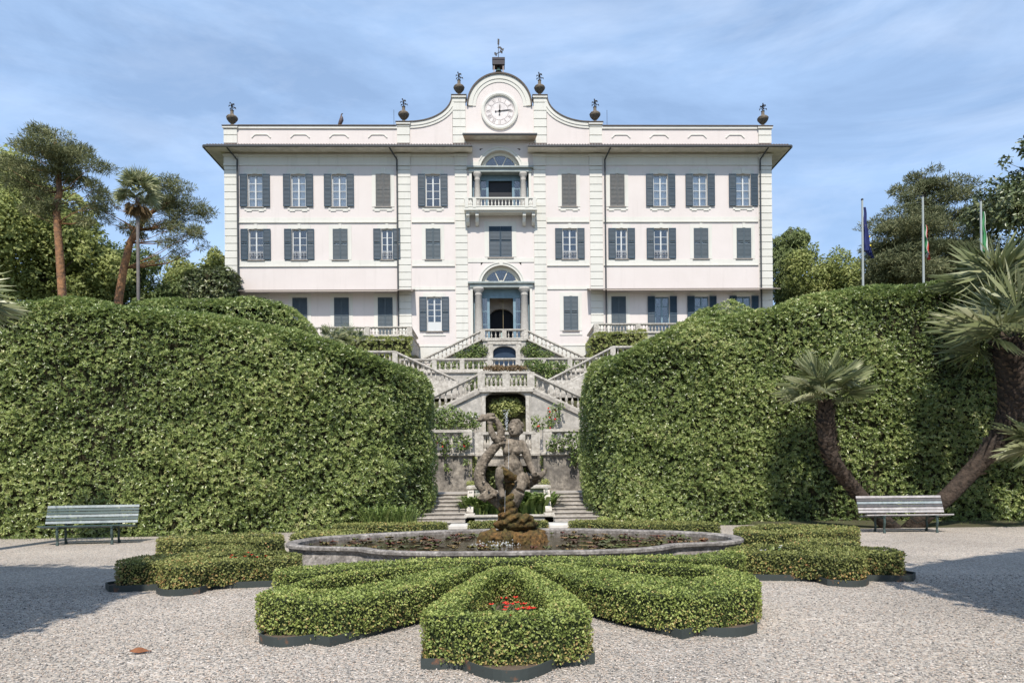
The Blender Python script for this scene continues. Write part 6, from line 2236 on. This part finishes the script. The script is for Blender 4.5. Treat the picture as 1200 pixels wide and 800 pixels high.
scatter_bush('dry_shrub', 'dry brownish clipped strip behind the middle landing balustrade', [ell(566, 595, 428.5, 435, 40, .4), ell(590, 617, 428.5, 435, 40, .4)], 900, .14, leafmat('dry_brown_foliage', [(0, (.10, .075, .04)), (1, (.22, .15, .08))], .7, .2, .2), 109)
scatter_bush('topiary_ball', 'small round topiary bush at the left of the recessed wall bay', [ell(546, 558, 563, 572, 25.4, .25)], 500, .06, LIGHTLEAF, 110)
scatter_bush('topiary_ball', 'small round topiary bush at the right of the recessed wall bay', [ell(632, 644, 560, 573, 25.4, .25)], 500, .06, LIGHTLEAF, 111)
scatter_bush('creeper', 'narrow creeper climbing at the left edge of the recessed wall bay', [ell(549, 558, 533, 550, 26.4, .2), ell(547, 556, 546, 560, 26.2, .2)], 320, .12, LIGHTLEAF, 112)
scatter_bush('creeper', 'narrow creeper climbing at the right edge of the recessed wall bay', [ell(634, 642, 531, 548, 26.4, .2), ell(636, 646, 546, 562, 26.2, .2)], 320, .12, LIGHTLEAF, 113)
scatter_bush('creeper', 'dark green creeper in the grotto behind the serpent', [ell(570, 592, 540, 572, 27.6, .4), ell(598, 620, 545, 575, 27.6, .4)], 800, .13, MIDLEAF, 114)
scatter_bush('clipped_bush', 'small round bush at the foot of the right hedge beside the right steps', [ell(698, 716, 605, 618, 18.6, .35)], 1100, .05, BOX, 115, cat='bush')


def strap_clump(label, pts, hgt, n, seed, white=0, name='lily_plant', mat_=None, ratio=.09, group=None):
    rg = np.random.default_rng(seed)
    c = np.mean(pts, axis=0)
    t = thing(name, label, 'plant', (c[0], c[1], pts[0][2]), group)
    P = np.array(pts)[rg.integers(len(pts), size=n)] + np.column_stack([rg.normal(0, .1, n), rg.normal(0, .08, n), rg.uniform(0, .1, n)])
    V, F, T = [], [], []
    for k, p in enumerate(P):
        a = rg.uniform(0, 6.28)
        h = hgt * rg.uniform(.6, 1.1)
        bend = rg.uniform(.35, 1.0) * h
        d = np.array([math.cos(a), math.sin(a), 0])
        s = np.array([-d[1], d[0], 0]) * h * ratio * .5
        j = len(V)
        p1, p2, p3 = p + d * bend * .25 + [0, 0, h * .55], p + d * bend * .65 + [0, 0, h * .9], p + d * bend * 1.15 + [0, 0, h * .86]
        V += [p - s * .6, p + s * .6, p1 - s, p1 + s, p2 - s * .7, p2 + s * .7, p3]
        F += [(j, j + 1, j + 3, j + 2), (j + 2, j + 3, j + 5, j + 4), (j + 4, j + 5, j + 6)]
        T += [rg.uniform(.1, 1)] * 7
    o = origin(t)
    me = bpy.data.meshes.new('leaves')
    me.from_pydata([(v[0] - o.x, v[1] - o.y, v[2] - o.z) for v in V], [], F)
    me.materials.append(mat_ or STRAP)
    me.attributes.new('tint', 'FLOAT', 'POINT').data.foreach_set('value', T)
    link('leaves', me, t)
    for k in range(white):
        p = P[rg.integers(n)]
        MB().lathe([(.012, 0), (.02, .05), (.06, .12)], (p[0], p[1] - .05, p[2] + hgt * rg.uniform(.8, 1.02)), 8).build('blossom', WHITEF, t)


x0, x1 = xat(549, 600, 22), xat(580, 600, 22)
strap_clump('white lily plants in the kerbed bed left of the statue', [(x0 + (x1 - x0) * i / 7, 21.9 + .25 * (i % 2), .05) for i in range(8)], .75, 230, 121, 6, ratio=.2)
x0, x1 = xat(603, 600, 22), xat(641, 600, 22)
strap_clump('white lily plants in the kerbed bed right of the statue', [(x0 + (x1 - x0) * i / 7, 21.9 + .25 * (i % 2), .05) for i in range(8)], .85, 260, 122, 8, ratio=.2)
strap_clump('drooping day lily clump at the foot of the left hedge corner', [(xat(p, 618, 19.2), 19.1 + .25 * (i % 2), 0) for i, p in enumerate(range(432, 488, 7))], .62, 420, 123, 0, name='day_lily', ratio=.06)

# grass strip under the hedges, too fine to count
rg = np.random.default_rng(131)
n = 2600
side = rg.uniform(0, 1, n) < .5
x = np.where(side, rg.uniform(-14, -3.4, n), rg.uniform(3.6, 15, n))
yb = np.where(side, np.interp(x, [-12.4, -7.6, -3.3], [17.5, 17.95, 19.5]), np.interp(x, [3.4, 26], [19.8, 18.3]))
P = np.column_stack([x, yb - np.abs(rg.normal(0, .35, n)) + .15, np.zeros(n)])
N = np.tile([0, -.2, 1.], (n, 1))
o = leaves('grass', P, N, .09, STRAP, None, ratio=.1, jit=.4, out=3., seed=132)
tag(o, 'thin grass and weeds along the foot of the tall hedges', 'grass', kind='stuff')
